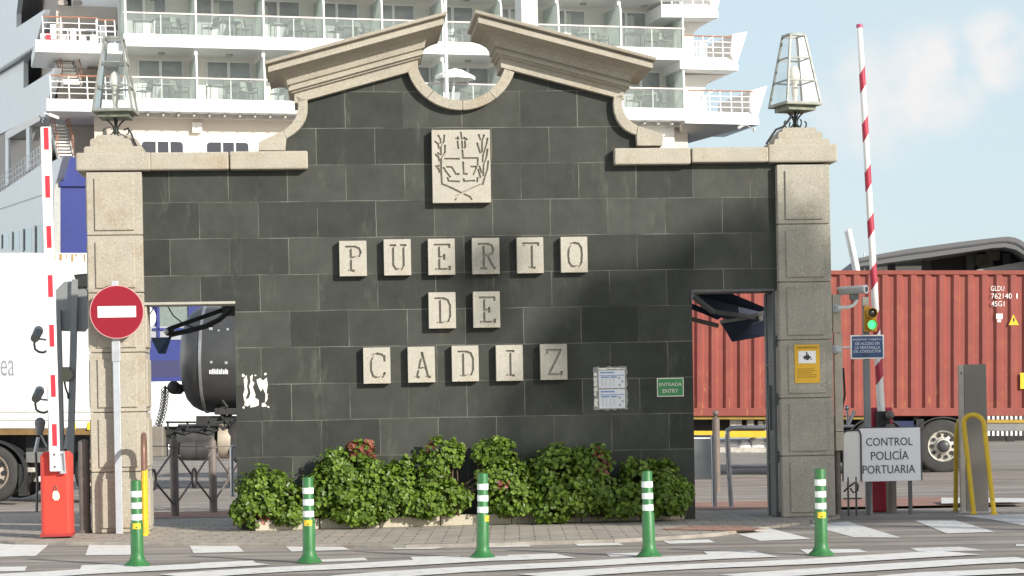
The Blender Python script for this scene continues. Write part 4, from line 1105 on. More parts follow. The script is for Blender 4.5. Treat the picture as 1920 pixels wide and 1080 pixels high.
l, rr, b, tt = rect_px(fr, 1635, 764, 1676, 940, -.04)
m_ = MB(); m_.cbox(l, rr, .05, .33, 0.003, tt, .02); build(m_, 'cabinet', M('cabinet_crimson', (.40, .02, .05), .45, var=.12), t)
t2 = thing('ball_post', 'dark iron post with a round ball top behind the police sign', 'post', (fr.hit(1670, 940, .12).x, -.12, 0), fr)
c = fr.hit(1669, 800, .12); zc = fr.hit(1669, 778, .12).z
m_ = MB(); m_.lathe([(.06, .003 - c.z), (.06, 0), (.05, .01), (.05, .03)], c, 14); build(m_, 'post', brown_post, t2, smooth=True)
m_ = MB(); m_.sphere((c.x, c.y, zc), .052, 14, 10); build(m_, 'ball', brown_post, t2, smooth=True)

# ------------------------------------------------------------------ no-entry sign
fr = Frame(Vector((0, 23.29, 0)), R(5))
b_ = fr.hit(224, 997)
t = thing('no_entry_sign', 'round red no entry sign with a white bar on a grey pole', 'road sign', (b_.x, 0, PZ), fr)
c = fr.hit(219, 585, .06); rr_ = (fr.hit(269.5, 585, .06).x - fr.hit(168.5, 585, .06).x) / 2
m_ = MB(); m_.lathe([(rr_, .018), (rr_, .0), (rr_ - .008, -.004), (.001, -.004)], c, 48, 'y'); build(m_, 'disc', red_sign, t)
m_ = MB(); m_.lathe([(rr_ + .001, .02), (rr_ + .003, .0), (rr_ + .001, -.006), (rr_ - .006, -.006), (rr_ - .006, -.003)], c, 48, 'y'); build(m_, 'rim', M('sign_rim', (.62, .34, .34), .4), t)
l, r2, b, tt = rect_px(fr, 183, 574, 255, 595, .066)
m_ = MB(); m_.box(l, r2, c.y - .008, c.y - .004, b, tt); build(m_, 'white_bar', white_sign, t)
bx = b_.x; tx = fr.hit(216, 540, 0).x
m_ = MB(); m_.cbox(bx - .037, bx + .037, -.02, .02, PZ - .01, fr.hit(217, 527).z, .006); build(m_, 'pole', M('pole_galvanised', (.46, .49, .52), .45, .2, var=.12, scale=5), t)
l, r2, b, tt = rect_px(fr, 212, 640, 228, 678, .02)
m_ = MB(); m_.cbox(bx - .045, bx + .045, -.027, .027, b, tt, .005); m_.box(bx - .03, bx + .03, c.y + .018, -.02, c.z - .16, c.z + .16); build(m_, 'clamp', galv, t)

# ------------------------------------------------------------------ yellow hoops
def hoop(base_a, base_b, hgt, lean, rad, label, worn_top=False):
    A = Vector(base_a); B = Vector(base_b)
    mid = (A + B) / 2; wv = (B - A); w_ = wv.length / 2; wv.normalize()
    pts = []
    lean = Vector(lean)
    zs_ = hgt - w_ * .9
    for k in range(6): pts.append(A + lean * (zs_ / hgt * k / 5) + Vector((0, 0, zs_ * k / 5)) + wv * (w_ * .0))
    for k in range(1, 12):
        a = math.pi * (1 - k / 12)
        h_ = zs_ + math.sin(a) * w_ * .9
        pts.append(mid + wv * (math.cos(a) * w_) + lean * (h_ / hgt) + Vector((0, 0, h_)))
    for k in range(5, -1, -1): pts.append(B + lean * (zs_ / hgt * k / 5) + Vector((0, 0, zs_ * k / 5)))
    t = thing('hoop_guard', label, 'hoop guard', mid)
    if worn_top:
        build(MB().tube(pts[:5], rad, 10), 'hoop_foot', yellow_pipe, t, smooth=True)
        build(MB().tube(pts[4:19], rad, 10), 'hoop_top', M('worn_yellow_brown', (.20, .11, .08), .45, .2, var=.3, scale=9), t, smooth=True)
        build(MB().tube(pts[18:], rad, 10), 'hoop_foot', yellow_pipe, t, smooth=True)
    else:
        build(MB().tube(pts, rad, 10), 'hoop', yellow_pipe, t, smooth=True)
    m_ = MB()
    for p in (A, B): m_.lathe([(rad * 1.5, 0), (rad * 1.5, .012), (rad, .018)], p, 12)
    build(m_, 'foot_collar', yellow_pipe, t)
    return t
p1 = ground(271.5, 1004.5, PZ); v = Vector((p1.x, p1.y, 0)).normalized()
p2 = p1 + v * .46; p2.x += .015
hoop(p1, p2, 1.06, (0.0, 0, 0), .027, 'yellow steel hoop with a worn brown top, seen edge on at the left pillar', True)
Y0 = 24.1
pa, pb = at(1826, 966, Y0), at(1864, 966, Y0 - .15); pa.z = pb.z = .004
hoop(pa, pb, 1.125, (-.105, .0, 0), .028, 'yellow hoop guard leaning in front of the grey intercom column')
pa, pb = at(1791.5, 948, 24.9), at(1810, 948, 25.3); pa.z = pb.z = .0
hoop(pa, pb, 1.07, (.03, 0, 0), .027, 'yellow hoop guard half hidden behind the grey intercom column')

# ------------------------------------------------------------------ intercom column
fr = Frame(Vector((5.3, 24.5, 0)), R(-9))
l, r2, b, tt = rect_px(fr, 1806, 683, 1848, 963, 0)
t = thing('intercom_column', 'tall plain grey metal column between two yellow hoop guards', 'column', ((l + r2) / 2, 0, 0), fr)
sk = (fr.hit(1852, 963).x - fr.hit(1845, 683).x)
xl, xr = fr.hit(1812, 960).x, fr.hit(1854, 960).x
m_ = MB(); m_.cbox(xl, xr, 0, .36, .003, tt, .006); build(m_, 'body', totem_m, t)
m_ = MB(); m_.cbox(xl - .055, xl - .002, .004, .34, .003, tt - .003, .005); build(m_, 'steel_edge', totem_side, t)
m_ = MB(); m_.box(xl - .08, xr + .02, -.03, .39, .0025, .012); build(m_, 'base_plate', galv, t)
m_ = MB(); m_.lathe([(.012, 0), (.012, -.006), (.001, -.006)], (xl - .03, 0.004, tt - .1), 8, 'y'); build(m_, 'screw', steel_dark, t)

# ------------------------------------------------------------------ right pillar equipment
fr = Frame(Vector((0, 23.85, 0)), R(5))
l, r2, b, tt = rect_px(fr, 1562, 552, 1577, 845, 0)
t = thing('cable_trunking', 'pale weathered upright board fixed to the side of the right pillar', 'board', ((l + r2) / 2, 0, b), fr)
m_ = MB(); zz = b
for k, (f0, f1) in enumerate(((0, .12), (.122, .75), (.753, 1))):
    m_.cbox(l + .012 * (1 - f0), r2 + .012 * (1 - f0), -.03, .03, b + (tt - b) * f0 + .002, b + (tt - b) * f1, .004)
build(m_, 'board', stone_plaster, t)
for yy in (578, 655):
    c = fr.hit(1567, yy, .04); m_ = MB(); m_.cbox(c.x - .045, c.x + .03, -.085, -.03, c.z - .045, c.z + .045, .006); m_.box(c.x - .02, c.x + .055, -.10, -.085, c.z - .03, c.z + .03)
    build(m_, 'clamp', galv, t)
# camera
t = thing('security_camera', 'grey bullet security camera on a bent arm above the traffic light', 'camera', fr.hit(1572, 575, .1), fr)
m_ = MB(); m_.tube([fr.hit(x, y, .1) for x, y in ((1570, 577), (1590, 576), (1599, 573), (1605, 566), (1607, 558))], .02, 8); build(m_, 'arm', white_paint, t, smooth=True)
m_ = MB(); c = fr.hit(1603, 557, .1); m_.cbox(c.x - .06, c.x + .045, c.y - .03, c.y + .03, c.z - .03, c.z + .035, .012); build(m_, 'mount', chassis_grey, t)
a_, b2 = fr.hit(1576, 546, .02), fr.hit(1623, 542.5, .24)
m_ = MB(); m_.tube([a_, b2], .045, 14); build(m_, 'body', M('camera_grey', (.55, .55, .53), .4), t, smooth=True)
up_ = Vector((0, 0, .03)); m_ = MB(); m_.bar(a_ + up_ - (b2 - a_) * .08, b2 + up_ + (b2 - a_) * .02, .11, .035); build(m_, 'sun_hood', white_paint, t, bevel=.014)
dv = (b2 - a_).normalized()
m_ = MB(); m_.tube([b2, b2 + dv * .012], [.052, .050], 16); build(m_, 'lens_ring', white_sign, t, smooth=True)
m_ = MB(); m_.tube([b2 + dv * .010, b2 + dv * .016], [.034, .030], 16); build(m_, 'lens', black_gloss, t, smooth=True)
# traffic light post
fr = Frame(Vector((0, 24.2, 0)), R(5))
bx = fr.hit(1628.5, 905).x
t = thing('traffic_light', 'small amber two lamp traffic light showing green on a grey post', 'traffic light', (bx, 0, 0), fr)
m_ = MB(); m_.cbox(bx - .035, bx + .035, -.03, .03, .003, fr.hit(1622, 557).z, .005); build(m_, 'post', M('post_grey', (.20, .22, .225), .5, .2), t)
l, r2, b, tt = rect_px(fr, 1617, 557, 1628, 575, .035); m_ = MB(); m_.cbox(l, r2, -.05, -.031, b - .2, tt, .004); build(m_, 'back_plate', totem_side, t)
l, r2, b, tt = rect_px(fr, 1618, 574, 1646, 622, .10)
hs = MB(); cx_ = (l + r2) / 2 + .012; yaw_ = .35
hs.cbox(l + .015, r2 - .01, -.10, -.052, b, tt - .04, .012); hs.prism([(l + .02, tt - .05), (r2 - .04, tt - .05), (l + .055, tt + .01), (l + .03, tt + .01)], -.09, -.06)
build(hs, 'housing', amber, t)
for nm, py_, mt in (('dark_lamp', 587, lens_dark), ('green_lamp', 609, green_light)):
    c = fr.hit(1634, py_, .12)
    m_ = MB(); m_.lathe([(.062, .02), (.062, -.005), (.060, -.05), (.054, -.05), (.052, .0)], c, 18, 'y'); pv = build(m_, 'visor' , amber, t, smooth=True)
    m_ = MB(); m_.lathe([(.054, .0), (.045, -.016), (.02, -.026), (.001, -.028)], c, 18, 'y'); build(m_, nm, mt, t, smooth=True)
t = thing('blue_sign', 'blue sign with white border and four lines of white text under the traffic light', 'sign', (fr.hit(1627, 650).x, 0, fr.hit(1627, 672).z), fr)
l, r2, b, tt = rect_px(fr, 1594.5, 628, 1657.5, 673, .05)
m_ = MB(); m_.cbox(l, r2, -.058, -.046, b, tt, .004); build(m_, 'border', white_sign, t)
m_ = MB(); m_.cbox(l + .016, r2 - .016, -.0605, -.055, b + .016, tt - .014, .003); build(m_, 'panel', blue_sign, t)
for s_, x0, x1, y0 in (('ENSEÑAR TARJETA', 1599.5, 1652, 634), ('DE ACCESO EN', 1604, 1649, 641.5), ('LA VENTANILLA', 1603, 1650, 649), ('DEL CONDUCTOR', 1600.5, 1652, 656)):
    build(text_px(s_, fr, x0, y0, x1, y0 + 5.2, .061, None, .002), 'lettering', M('sign_lettering_pale', (.72, .76, .82), .5), t)
m_ = MB(); m_.tube([fr.hit(1572, 652, .0), fr.hit(1597, 651, .04)], .012, 8); build(m_, 'side_arm', white_paint, t, smooth=True)
c = fr.hit(1624, 669, .065); m_ = MB(); m_.tube([c + Vector((-.03, .02, 0)), c + Vector((-.02, -.01, .03)), c + Vector((.02, -.01, .03)), c + Vector((.03, .02, 0))], .006, 6); build(m_, 'clamp', steel_dark, t)

# police sign
fr = Frame(Vector((0, 23.95, 0)), R(5))
l, r2, b, tt = rect_px(fr, 1612, 802.5, 1726, 902, 0)
t = thing('police_control_sign', 'large white board reading CONTROL POLICIA PORTUARIA in dark letters', 'sign', ((l + r2) / 2, 0, 0), fr)
m_ = MB(); m_.box(l, r2, -.012, .006, b, tt); build(m_, 'board', M('board_white', (.84, .83, .85), .45, var=.04), t, bevel=.003)
m_ = MB(); m_.box(l - .01, r2 + .012, .007, .035, tt - .012, tt + .012); m_.box(r2 - .004, r2 + .014, -.012, .035, b, tt + .01); build(m_, 'edge_trim', steel_dark, t)
m_ = MB()
for xx in (l + .1, r2 - .12): m_.cbox(xx - .02, xx + .02, .01, .05, .003, b + .1, .004)
build(m_, 'support_legs', steel_dark, t)
for q_ in (('CONTROL', 1624, 820.5, 1711, 835.5), ('POLICÍA', 1633, 842, 1704, 862), ('PORTUARIA', 1617.5, 872, 1716, 887.5)):
    build(text_px(q_[0], fr, *q_[1:], .0125), 'lettering', ink, t)
t = thing('rounded_panel', 'white panel with rounded top corner and dark outline, left of the police sign', 'panel', (fr.hit(1597, 900).x, -.05, 0), fr)
ol = [fr.xz(x, y, .05) for x, y in ((1580.5, 903), (1579.5, 820), (1582, 811), (1589, 807.5), (1608, 806.5), (1612, 809), (1614, 817), (1615, 903))]
m_ = MB(); m_.prism(ol, -.05, -.035); build(m_, 'sheet', M('panel_white', (.80, .78, .76), .5, var=.05), t)
m_ = MB(); m_.tube([(p[0], -.055, p[1]) for p in ol], .010, 6); build(m_, 'outline_tube', steel_dark, t, smooth=True)
m_ = MB()
for xx in (ol[0][0] + .06, ol[-1][0] - .06): m_.tube([(xx, -.043, .003), (xx, -.043, ol[0][1] + .05)], .012, 6)
m_.tube([(ol[0][0], -.043, .2), (ol[-1][0], -.043, .2)], .010, 6)
build(m_, 'support_legs', steel_dark, t)
# loose tubes and cables between pillar and panel
fr = Frame(Vector((0, 24.3, 0)), R(5))
t = thing('pipe_bracket', 'small steel pipe assembly with a tilted tube above the white panel', 'pipe bracket', fr.hit(1590, 800), fr)
m_ = MB(); m_.tube([fr.hit(1590, 797), fr.hit(1602, 771)], .022, 10); build(m_, 'tilted_tube', galv, t, smooth=True)
m_ = MB(); m_.tube([fr.hit(1574, 799), fr.hit(1600, 799)], .018, 8); m_.sphere(fr.hit(1588, 765), .03, 10, 8); m_.tube([fr.hit(1588, 765), fr.hit(1590, 797)], .015, 8); build(m_, 'fittings', steel, t, smooth=True)
cable('hanging_cable', 'black cables hanging beside the trunking board', [fr.M @ fr.hit(x, y, .05) for x, y in ((1581, 690), (1583, 720), (1584, 742), (1580, 760), (1578, 778), (1582, 795))], .014)
cable('hanging_cable', 'dark looped cable under the white panel', [fr.M @ fr.hit(x, y, .1) for x, y in ((1582, 922), (1590, 914), (1598, 908), (1604, 904), (1609, 910), (1608, 920), (1600, 924), (1594, 915))], .01)
# slim brown ball-top posts
def ball_post(px, ytop, ybot, Y, wpx, label, zb=None, group=None):
    p = at(px, ybot, Y); zb = p.z if zb is None else zb
    tp = at(px, ytop, Y); rad = wpx * Y / F / 2
    t = thing('ball_post', label, 'post', (p.x, Y, zb), WORLD, group)
    rb = rad * .82
    m_ = MB(); m_.lathe([(rad, zb), (rad, tp.z - rb * 2.9), (rad * .8, tp.z - rb * 2.7), (rad * .35, tp.z - rb * 2.4), (rad * .35, tp.z - rb * 1.6)], (p.x, Y, 0), 14); build(m_, 'shaft', brown_post, t, smooth=True)
    m_ = MB(); m_.sphere((p.x, Y, tp.z - rb), rb, 12, 10); build(m_, 'ball', brown_post, t, smooth=True)
    return t
ball_post(1572, 765, 963, 24.25, 12, 'dark brown iron post close to the right side of the right pillar', .003)
ball_post(1344.5, 769, 922, 30.6, 14, 'brown iron post with a ball top standing inside the right doorway')
# steel hoop barrier in the right doorway
p = at(1370, 950, 26.5)
t = thing('steel_handrail', 'rounded steel tube handrail standing in the right doorway', 'handrail', p)
m_ = MB(); YY = 26.5
P = [at(1371, 950, YY), at(1367, 880, YY), at(1363.5, 815, YY), at(1364.5, 807, YY), at(1370, 803, YY), at(1385, 802, YY), at(1447, 801.5, YY), at(1490, 801, YY), at(1496, 806, YY), at(1498, 815, YY), at(1503, 950, YY)]
m_.tube(P, .032, 10); build(m_, 'frame', steel, t, smooth=True)
m_ = MB(); m_.tube([at(1366.5, 875, YY), at(1499.5, 873, YY)], .022, 8); build(m_, 'cross_rail', steel, t, smooth=True)
p = at(1338, 950, 26.5)
t = thing('steel_gate', 'grey sheet panel hung on a steel post at the left of the right doorway', 'gate panel', p)
m_ = MB(); m_.tube([at(1339.5, 950, 26.5), at(1337, 815, 26.5)], .034, 10); build(m_, 'post', steel, t, smooth=True)
m_ = MB(); m_.tube([at(1337, 818, 26.6), at(1270, 818, 26.6)], .016, 8); build(m_, 'top_rail', steel, t, smooth=True)
a_, b2 = at(1262, 900, 26.6), at(1334, 822, 26.6)
m_ = MB(); m_.cbox(a_.x, b2.x, 26.58, 26.62, a_.z, b2.z, .012); build(m_, 'sheet', M('panel_grey_white', (.68, .69, .68), .5, var=.1), t)
m_ = MB(); m_.cbox(b2.x - .01, b2.x + .012, 26.55, 26.58, (a_.z + b2.z) / 2 - .04, (a_.z + b2.z) / 2 + .04, .003); build(m_, 'latch', steel_dark, t)

# posts and X-braced rails in the left doorway
p1, p2 = at(328, 955, 28.3), at(400, 943, 30.0); p1.z = PZ + gz(28.3); p2.z = PZ + gz(30)
stepv = p2 - p1; stepv.z = 0
lab_ = ['thick brown iron post hidden close behind the left pillar', 'brown iron post, nearer of the two seen in the left doorway', 'brown iron post, farther of the two seen in the left doorway', 'brown iron post beyond the left doorway behind the slate wall']
posts = []
for k in range(-1, 3):
    p = p1 + stepv * k; p.z = PZ + gz(p.y) - .02
    t = thing('iron_post', lab_[k + 1], 'post', p, WORLD, 'brown iron posts joined by crossed rods')
    m_ = MB(); m_.lathe([(.057, 0), (.057, 1.02), (.045, 1.04), (.03, 1.055), (.03, 1.09), (.001, 1.10)], p, 14); build(m_, 'shaft', brown_post, t, smooth=True)
    m_ = MB(); m_.lathe([(.066, .93), (.066, .96)], p, 14); build(m_, 'collar', brown_post, t, smooth=True)
    posts.append(p)
for k in range(3):
    a, b = posts[k], posts[k + 1]
    mid = (a + b) / 2 + Vector((0, 0, .52))
    t = thing('crossed_rods', ['crossed iron rods with a ring beside the left pillar', 'crossed iron rods with a ring between the two doorway posts', 'crossed iron rods running behind the slate wall'][k], 'railing', mid, WORLD, 'crossed rods between the iron posts')
    m_ = MB()
    dv = (b - a).normalized()
    for (z0, z1) in ((.90, .16), (.16, .90)):
        q0 = a + Vector((0, 0, z0)); q1 = b + Vector((0, 0, z1))
        m_.tube([q0, mid + (q0 - mid).normalized() * .10], .015, 6); m_.tube([q1, mid + (q1 - mid).normalized() * .10], .015, 6)
    m_.tube([a + Vector((0, 0, .95)), b + Vector((0, 0, .95))], .007, 6)
    build(m_, 'rods', brown_post, t, smooth=True)
    m_ = MB(); m_.tube([mid + dv * (.10 * math.cos(i * .5236)) + Vector((0, 0, .13 * math.sin(i * .5236))) for i in range(12)], .018, 6, closed=True); build(m_, 'ring', brown_post, t, smooth=True)
p = ground(160, 999, PZ)
t = thing('iron_post', 'stout two tone brown iron post between the red barrier and the left pillar', 'post', p)
m_ = MB(); m_.lathe([(.062, 0), (.062, .98), (.05, 1.0), (.03, 1.01), (.001, 1.02)], p, 16); build(m_, 'shaft', brown_post, t, smooth=True)
m_ = MB(); m_.lathe([(.075, 0), (.075, .02), (.066, .03)], p, 16); build(m_, 'foot', brown_post, t, smooth=True)
p = at(436, 930, 27.0)
t = thing('steel_bar_post', 'thin shiny steel post against the slate edge of the left doorway', 'post', p)
m_ = MB(); m_.tube([at(435.5, 930, 27), at(434, 842, 27), at(436, 837, 27), at(441, 835, 27)], .024, 10); build(m_, 'tube', steel, t, smooth=True)
m_ = MB(); m_.lathe([(.04, -.01), (.04, .01), (.03, .015)], p, 12); build(m_, 'foot', steel, t)

# grey sign seen from behind, lights and cameras on posts left of the pillar
fr = Frame(Vector((0, 25.6, 0)), R(-4))
t = thing('sign_back', 'octagonal grey sign seen from behind on two leaning posts', 'sign', (fr.hit(128, 990).x, 0, 0), fr)
m_ = MB(); m_.prism([fr.xz(x, y) for x, y in ((105, 544), (121, 528), (160, 526), (172, 540), (172, 605), (160, 622), (118, 621), (106, 610))], -.01, .01); build(m_, 'panel', grey_panel, t)
m_ = MB(); m_.bar(fr.hit(119, 975, .04), fr.hit(110, 582, .04), .055, .05, up=(0, 1, 0)); build(m_, 'post', grey_panel, t)
m_ = MB(); m_.bar(fr.hit(129, 975, .04), fr.hit(141, 524, .04), .075, .05, up=(0, 1, 0)); build(m_, 'post', grey_panel, t)
m_ = MB(); m_.prism([fr.xz(x, y, .07) for x, y in ((116, 688), (131, 688), (131, 716), (116, 716))], -.09, -.07); m_.lathe([(.06, .0), (.06, -.03), (.001, -.03)], fr.hit(129, 703, .09), 14, 'y'); build(m_, 'junction_box', M('box_olive', (.27, .26, .18), .6), t)
m_ = MB(); m_.tube([fr.hit(x, y, .08) for x, y in ((121, 716), (123, 728), (127, 738), (128, 748))], .012, 6); build(m_, 'conduit', black_m, t, smooth=True)
m_ = MB(); m_.bar(fr.hit(127, 842, .03), fr.hit(133, 802, .03), .09, .06, up=(0, 1, 0)); build(m_, 'post_sleeve', M('sleeve_grey', (.36, .37, .36), .5), t)
t = thing('floodlight', 'dark floodlight turned away above the grey sign back', 'floodlight', fr.hit(155, 530, -.1), fr)
m_ = MB(); m_.loft([[fr.hit(x, y, o_) for x, y in ((138, 515), (168, 512), (168, 537), (146, 539))] for o_ in (.05, -.12)]); build(m_, 'body', M('floodlight_body', (.05, .05, .045), .4, .2), t, bevel=.008)
m_ = MB(); m_.tube([fr.hit(158, 538), fr.hit(165, 545), fr.hit(166, 560)], .015, 6); build(m_, 'stirrup', black_m, t, smooth=True)
fr = Frame(Vector((0, 24.9, 0)), R(0))
def gcam(x, y, label):
    t = thing('traffic_camera', label, 'camera', fr.hit(x, y), fr, 'grey cameras on the hidden pole by the barrier')
    b_ = fr.hit(x, y)
    m_ = MB(); a = fr.hit(x - 4, y + 8, .16); b2 = fr.hit(x + 3, y - 6, -.04); m_.tube([a, b2], [.05, .055], 12); build(m_, 'body', chassis_grey, t, smooth=True)
    m_ = MB(); m_.sphere(fr.hit(x + 3, y - 7, -.03), .058, 12, 8); build(m_, 'dome', galv, t, smooth=True)
    m_ = MB(); m_.tube([fr.hit(px, py, .1) for px, py in ((x - 3, y + 9), (x - 5, y + 18), (x - 3, y + 28), (x + 4, y + 33), (x + 12, y + 34), (x + 19, y + 31))], .014, 8); build(m_, 'cable_loop', steel_dark, t, smooth=True)
    m_ = MB(); m_.tube([fr.hit(x - 2, y + 8, .05), fr.hit(x + 18, y + 10)], .012, 8); build(m_, 'arm', galv, t, smooth=True)
gcam(69, 627, 'grey camera with a cable loop at the height of the no entry sign')
gcam(71, 740, 'lower grey camera with a cable loop beside the white boom')
t = thing('camera_pole', 'slim pale pole behind the white boom carrying the grey cameras', 'pole', (fr.hit(96, 960).x, 0, 0), fr)
xp = fr.hit(93, 760).x
m_ = MB(); m_.tube([(xp, 0.05, .003), (xp, .05, fr.hit(90, 590).z)], .035, 10); build(m_, 'shaft', white_paint, t, smooth=True)
m_ = MB(); m_.lathe([(.07, .003), (.07, .02), (.04, .03)], (xp, .05, 0), 12); build(m_, 'foot', galv, t)
t = thing('crank_unit', 'dark grey motor unit with lever above the red barrier', 'motor unit', fr.hit(72, 800), fr)
m_ = MB(); m_.sphere(fr.hit(75, 793), .065, 12, 8); m_.tube([fr.hit(75, 795), fr.hit(74, 815)], [.06, .04], 10); build(m_, 'motor', chassis_grey, t, smooth=True)
m_ = MB(); m_.tube([fr.hit(72, 820), fr.hit(66, 848)], .022, 8); m_.tube([fr.hit(75, 812), fr.hit(88, 838)], .012, 6); build(m_, 'lever', galv, t, smooth=True)
m_ = MB(); m_.tube([fr.hit(67, 848), fr.hit(70, 900), fr.hit(69, 960)], .016, 6); build(m_, 'rod', steel_dark, t, smooth=True)

# ------------------------------------------------------------------ awnings behind the wall
def awning_sheet(mb, fr, pts, o0, o1, th=.012):
    """pts px; offsets interpolate along the list"""
    n_ = len(pts); V = [fr.hit(x, y, o) for (x, y), o in zip(pts, o1)]
    nrm = (V[1] - V[0]).cross(V[2] - V[0]).normalized() * th
    mb.loft([V, [p + nrm for p in V]])
fr = Frame(Vector((0, 24.9, 0)), R(5))
t = thing('folding_awning', 'dark navy folding arm awning seen through the right doorway', 'awning', fr.hit(1370, 590), fr)
m_ = MB(); awning_sheet(m_, fr, ((1290, 549), (1298, 546), (1362, 546), (1445, 582), (1490, 600), (1490, 612), (1380, 604), (1340, 592)), 0, (.3, .3, .3, -.4, -.5, -.5, 0, .2)); build(m_, 'fabric', navy, t)
m_ = MB(); awning_sheet(m_, fr, ((1290, 568), (1318, 578), (1351, 596), (1345, 600), (1318, 588), (1290, 578)), 0, (.1, .1, .05, .05, .1, .1)); build(m_, 'front_edge', navy, t)
m_ = MB(); awning_sheet(m_, fr, ((1351, 606), (1395, 597), (1445, 590), (1480, 588), (1480, 622), (1442, 629), (1373, 641), (1362, 622)), 0, (0, 0, 0, 0, -.1, -.1, -.1, 0)); build(m_, 'valance', navy, t)
m_ = MB(); m_.bar(fr.hit(1299, 555, .4), fr.hit(1338, 586, .25), .07, .05); m_.bar(fr.hit(1336, 584, .25), fr.hit(1424, 597, .1), .06, .05); build(m_, 'folding_arm', arm_m, t, bevel=.006)
m_ = MB(); m_.bar(fr.hit(1350, 604, .12), fr.hit(1400, 596, .1), .04, .04); m_.bar(fr.hit(1400, 596, .1), fr.hit(1456, 578, .2), .04, .04); m_.bar(fr.hit(1424, 592, .15), fr.hit(1427, 602, .15), .05, .05); build(m_, 'rear_arm', M('awning_arm_pale', (.30, .30, .28), .5, .3), t, bevel=.006)
m_ = MB(); m_.bar(fr.hit(1280, 594, .05), fr.hit(1347, 611, .05), .06, .05); build(m_, 'front_bar', brown_post, t, bevel=.006)
fr = Frame(Vector((0, 25.2, 0)), R(5))
t = thing('folding_awning', 'black folding awning arms with a blue cloth corner in the left doorway', 'awning', fr.hit(380, 600), fr)
m_ = MB(); m_.bar(fr.hit(426, 578), fr.hit(316, 617, .2), .065, .05); build(m_, 'upper_arm', black_m, t, bevel=.006)
m_ = MB(); m_.tube([fr.hit(x, y, .15) for x, y in ((432, 582), (410, 600), (385, 612), (350, 621), (318, 628))], .03, 8); m_.sphere(fr.hit(316, 622, .2), .05, 10, 8); build(m_, 'lower_arm', black_m, t, smooth=True)
m_ = MB(); m_.cbox(fr.hit(415, 575).x, fr.hit(470, 575).x, -.05, .2, fr.hit(440, 592).z, fr.hit(440, 560).z, .02); build(m_, 'gearbox', black_gloss, t)
m_ = MB(); awning_sheet(m_, fr, ((283, 633), (316, 632), (329, 612), (321, 634), (311, 663), (298, 663)), 0, (.1, .15, .2, .1, .0, 0)); build(m_, 'cloth', M('cloth_blue', (.05, .09, .16), .7, var=.2), t)
m_ = MB(); m_.sphere(fr.hit(311, 622, .25), .03, 10, 8); build(m_, 'arm_cap', white_paint, t, smooth=True)
m_ = MB(); m_.tube([fr.hit(x, y, .1) for x, y in ((274, 594), (282, 588), (291, 572))], .008, 6); m_.tube([fr.hit(x, y, .1) for x, y in ((313, 572), (325, 592), (345, 608), (370, 616), (400, 612))], .008, 6); build(m_, 'cable', black_m, t, smooth=True)

# ------------------------------------------------------------------ shipping container on its trailer
fr = BOXF
xl, xr_ = fr.hit(815, 640).x, fr.hit(1962, 640).x
ztop, zbot = fr.hit(1560, 507).z, fr.hit(1560, 780).z
t = thing('shipping_container', 'long rust red corrugated shipping container on a trailer behind the right side of the gate', 'container', ((xl + xr_) / 2, 0, zbot), fr)
def corrugated(x0, x1, z0, z1, pitch=.284, dep=.055):
    pr = []; x = x0
    seq = [(.30, 0), (.22, 1), (.26, 1), (.22, 0)]
    y = 0
    pr.append((x, 0.))
    while x < x1:
        for w_, yy in ((.32, 0.), (.19, dep), (.30, dep), (.19, 0.)):
            x += w_ * pitch
            if x > x1: break
            pr.append((x, yy))
    m_ = MB(); vs = []
    for z in (z0, z1): vs += [(a, b_, z) for a, b_ in pr]
    n_ = len(pr)
    m_.add(vs, [(i, i + 1, n_ + i + 1, n_ + i) for i in range(n_ - 1)]); return m_
zr0 = zbot + .16; zr1 = ztop - .085
build(corrugated(xl + .12, xr_ - .1, zr0, zr1), 'side_panel', cont_red, t)
m_ = MB(); m_.cbox(xl, xr_, -.012, .14, ztop - .085, ztop, .008); build(m_, 'top_rail', cont_rust, t)
m_ = MB(); m_.cbox(xl, xr_, -.012, .14, zbot, zr0, .008); build(m_, 'bottom_rail', cont_red, t)
m_ = MB(); m_.box(xl + .05, xr_ - .05, .13, 2.40, zbot + .02, zbot + .14); m_.box(xl + .05, xr_ - .05, .13, 2.40, ztop - .05, ztop - .012); m_.box(xl + .05, xr_ - .05, 2.38, 2.43, zbot, ztop); build(m_, 'roof_and_floor', cont_rust, t)
for x0 in (xl, xr_ - .16):
    m_ = MB(); m_.cbox(x0, x0 + .16, -.016, 2.44, zbot - .002, ztop + .004, .01); build(m_, 'corner_post', cont_rust, t)
mk = M('container_white', (.80, .78, .74), .6, var=.15, scale=9)
for s_, x0, y0, x1, y1 in (('GLDU', 1858, 536, 1883, 545.5), ('762140', 1858.5, 550, 1897, 560), ('1', 1905.5, 550, 1908, 560), ('45G1', 1859, 564.5, 1883, 574.5)):
    m_ = text_px(s_, fr, x0, y0, x1, y1, .002, thick=.003); build(m_, 'container_number', mk, t)
m_ = MB(); l, rr, b, tt = rect_px(fr, 1868, 588, 1880, 598, .002); m_.box(l, rr, -.004, 0, b, tt); l, rr, b, tt = rect_px(fr, 1870, 599, 1877, 604, .002); m_.box(l, rr, -.004, 0, b, tt); build(m_, 'small_label', mk, t)
m_ = MB(); m_.prism([fr.xz(x, y) for x, y in ((1900, 589), (1910.5, 609.5), (1891.5, 609.5))], -.004, 0); wt = build(m_, 'warning_triangle', sticker_yellow, t)
m_ = MB(); m_.prism([fr.xz(x, y) for x, y in ((1899.5, 596), (1902.5, 596), (1901.5, 600), (1903, 600), (1899.5, 606), (1900, 601.5), (1898.5, 601.5))], -.0055, -.004); build(m_, 'flash_symbol', ink, wt)
m_ = MB(); l, rr, b, tt = rect_px(fr, 1913, 699, 1922, 729, .002); m_.box(l, rr, -.004, 0, b, tt); build(m_, 'yellow_label', sticker_yellow, t)

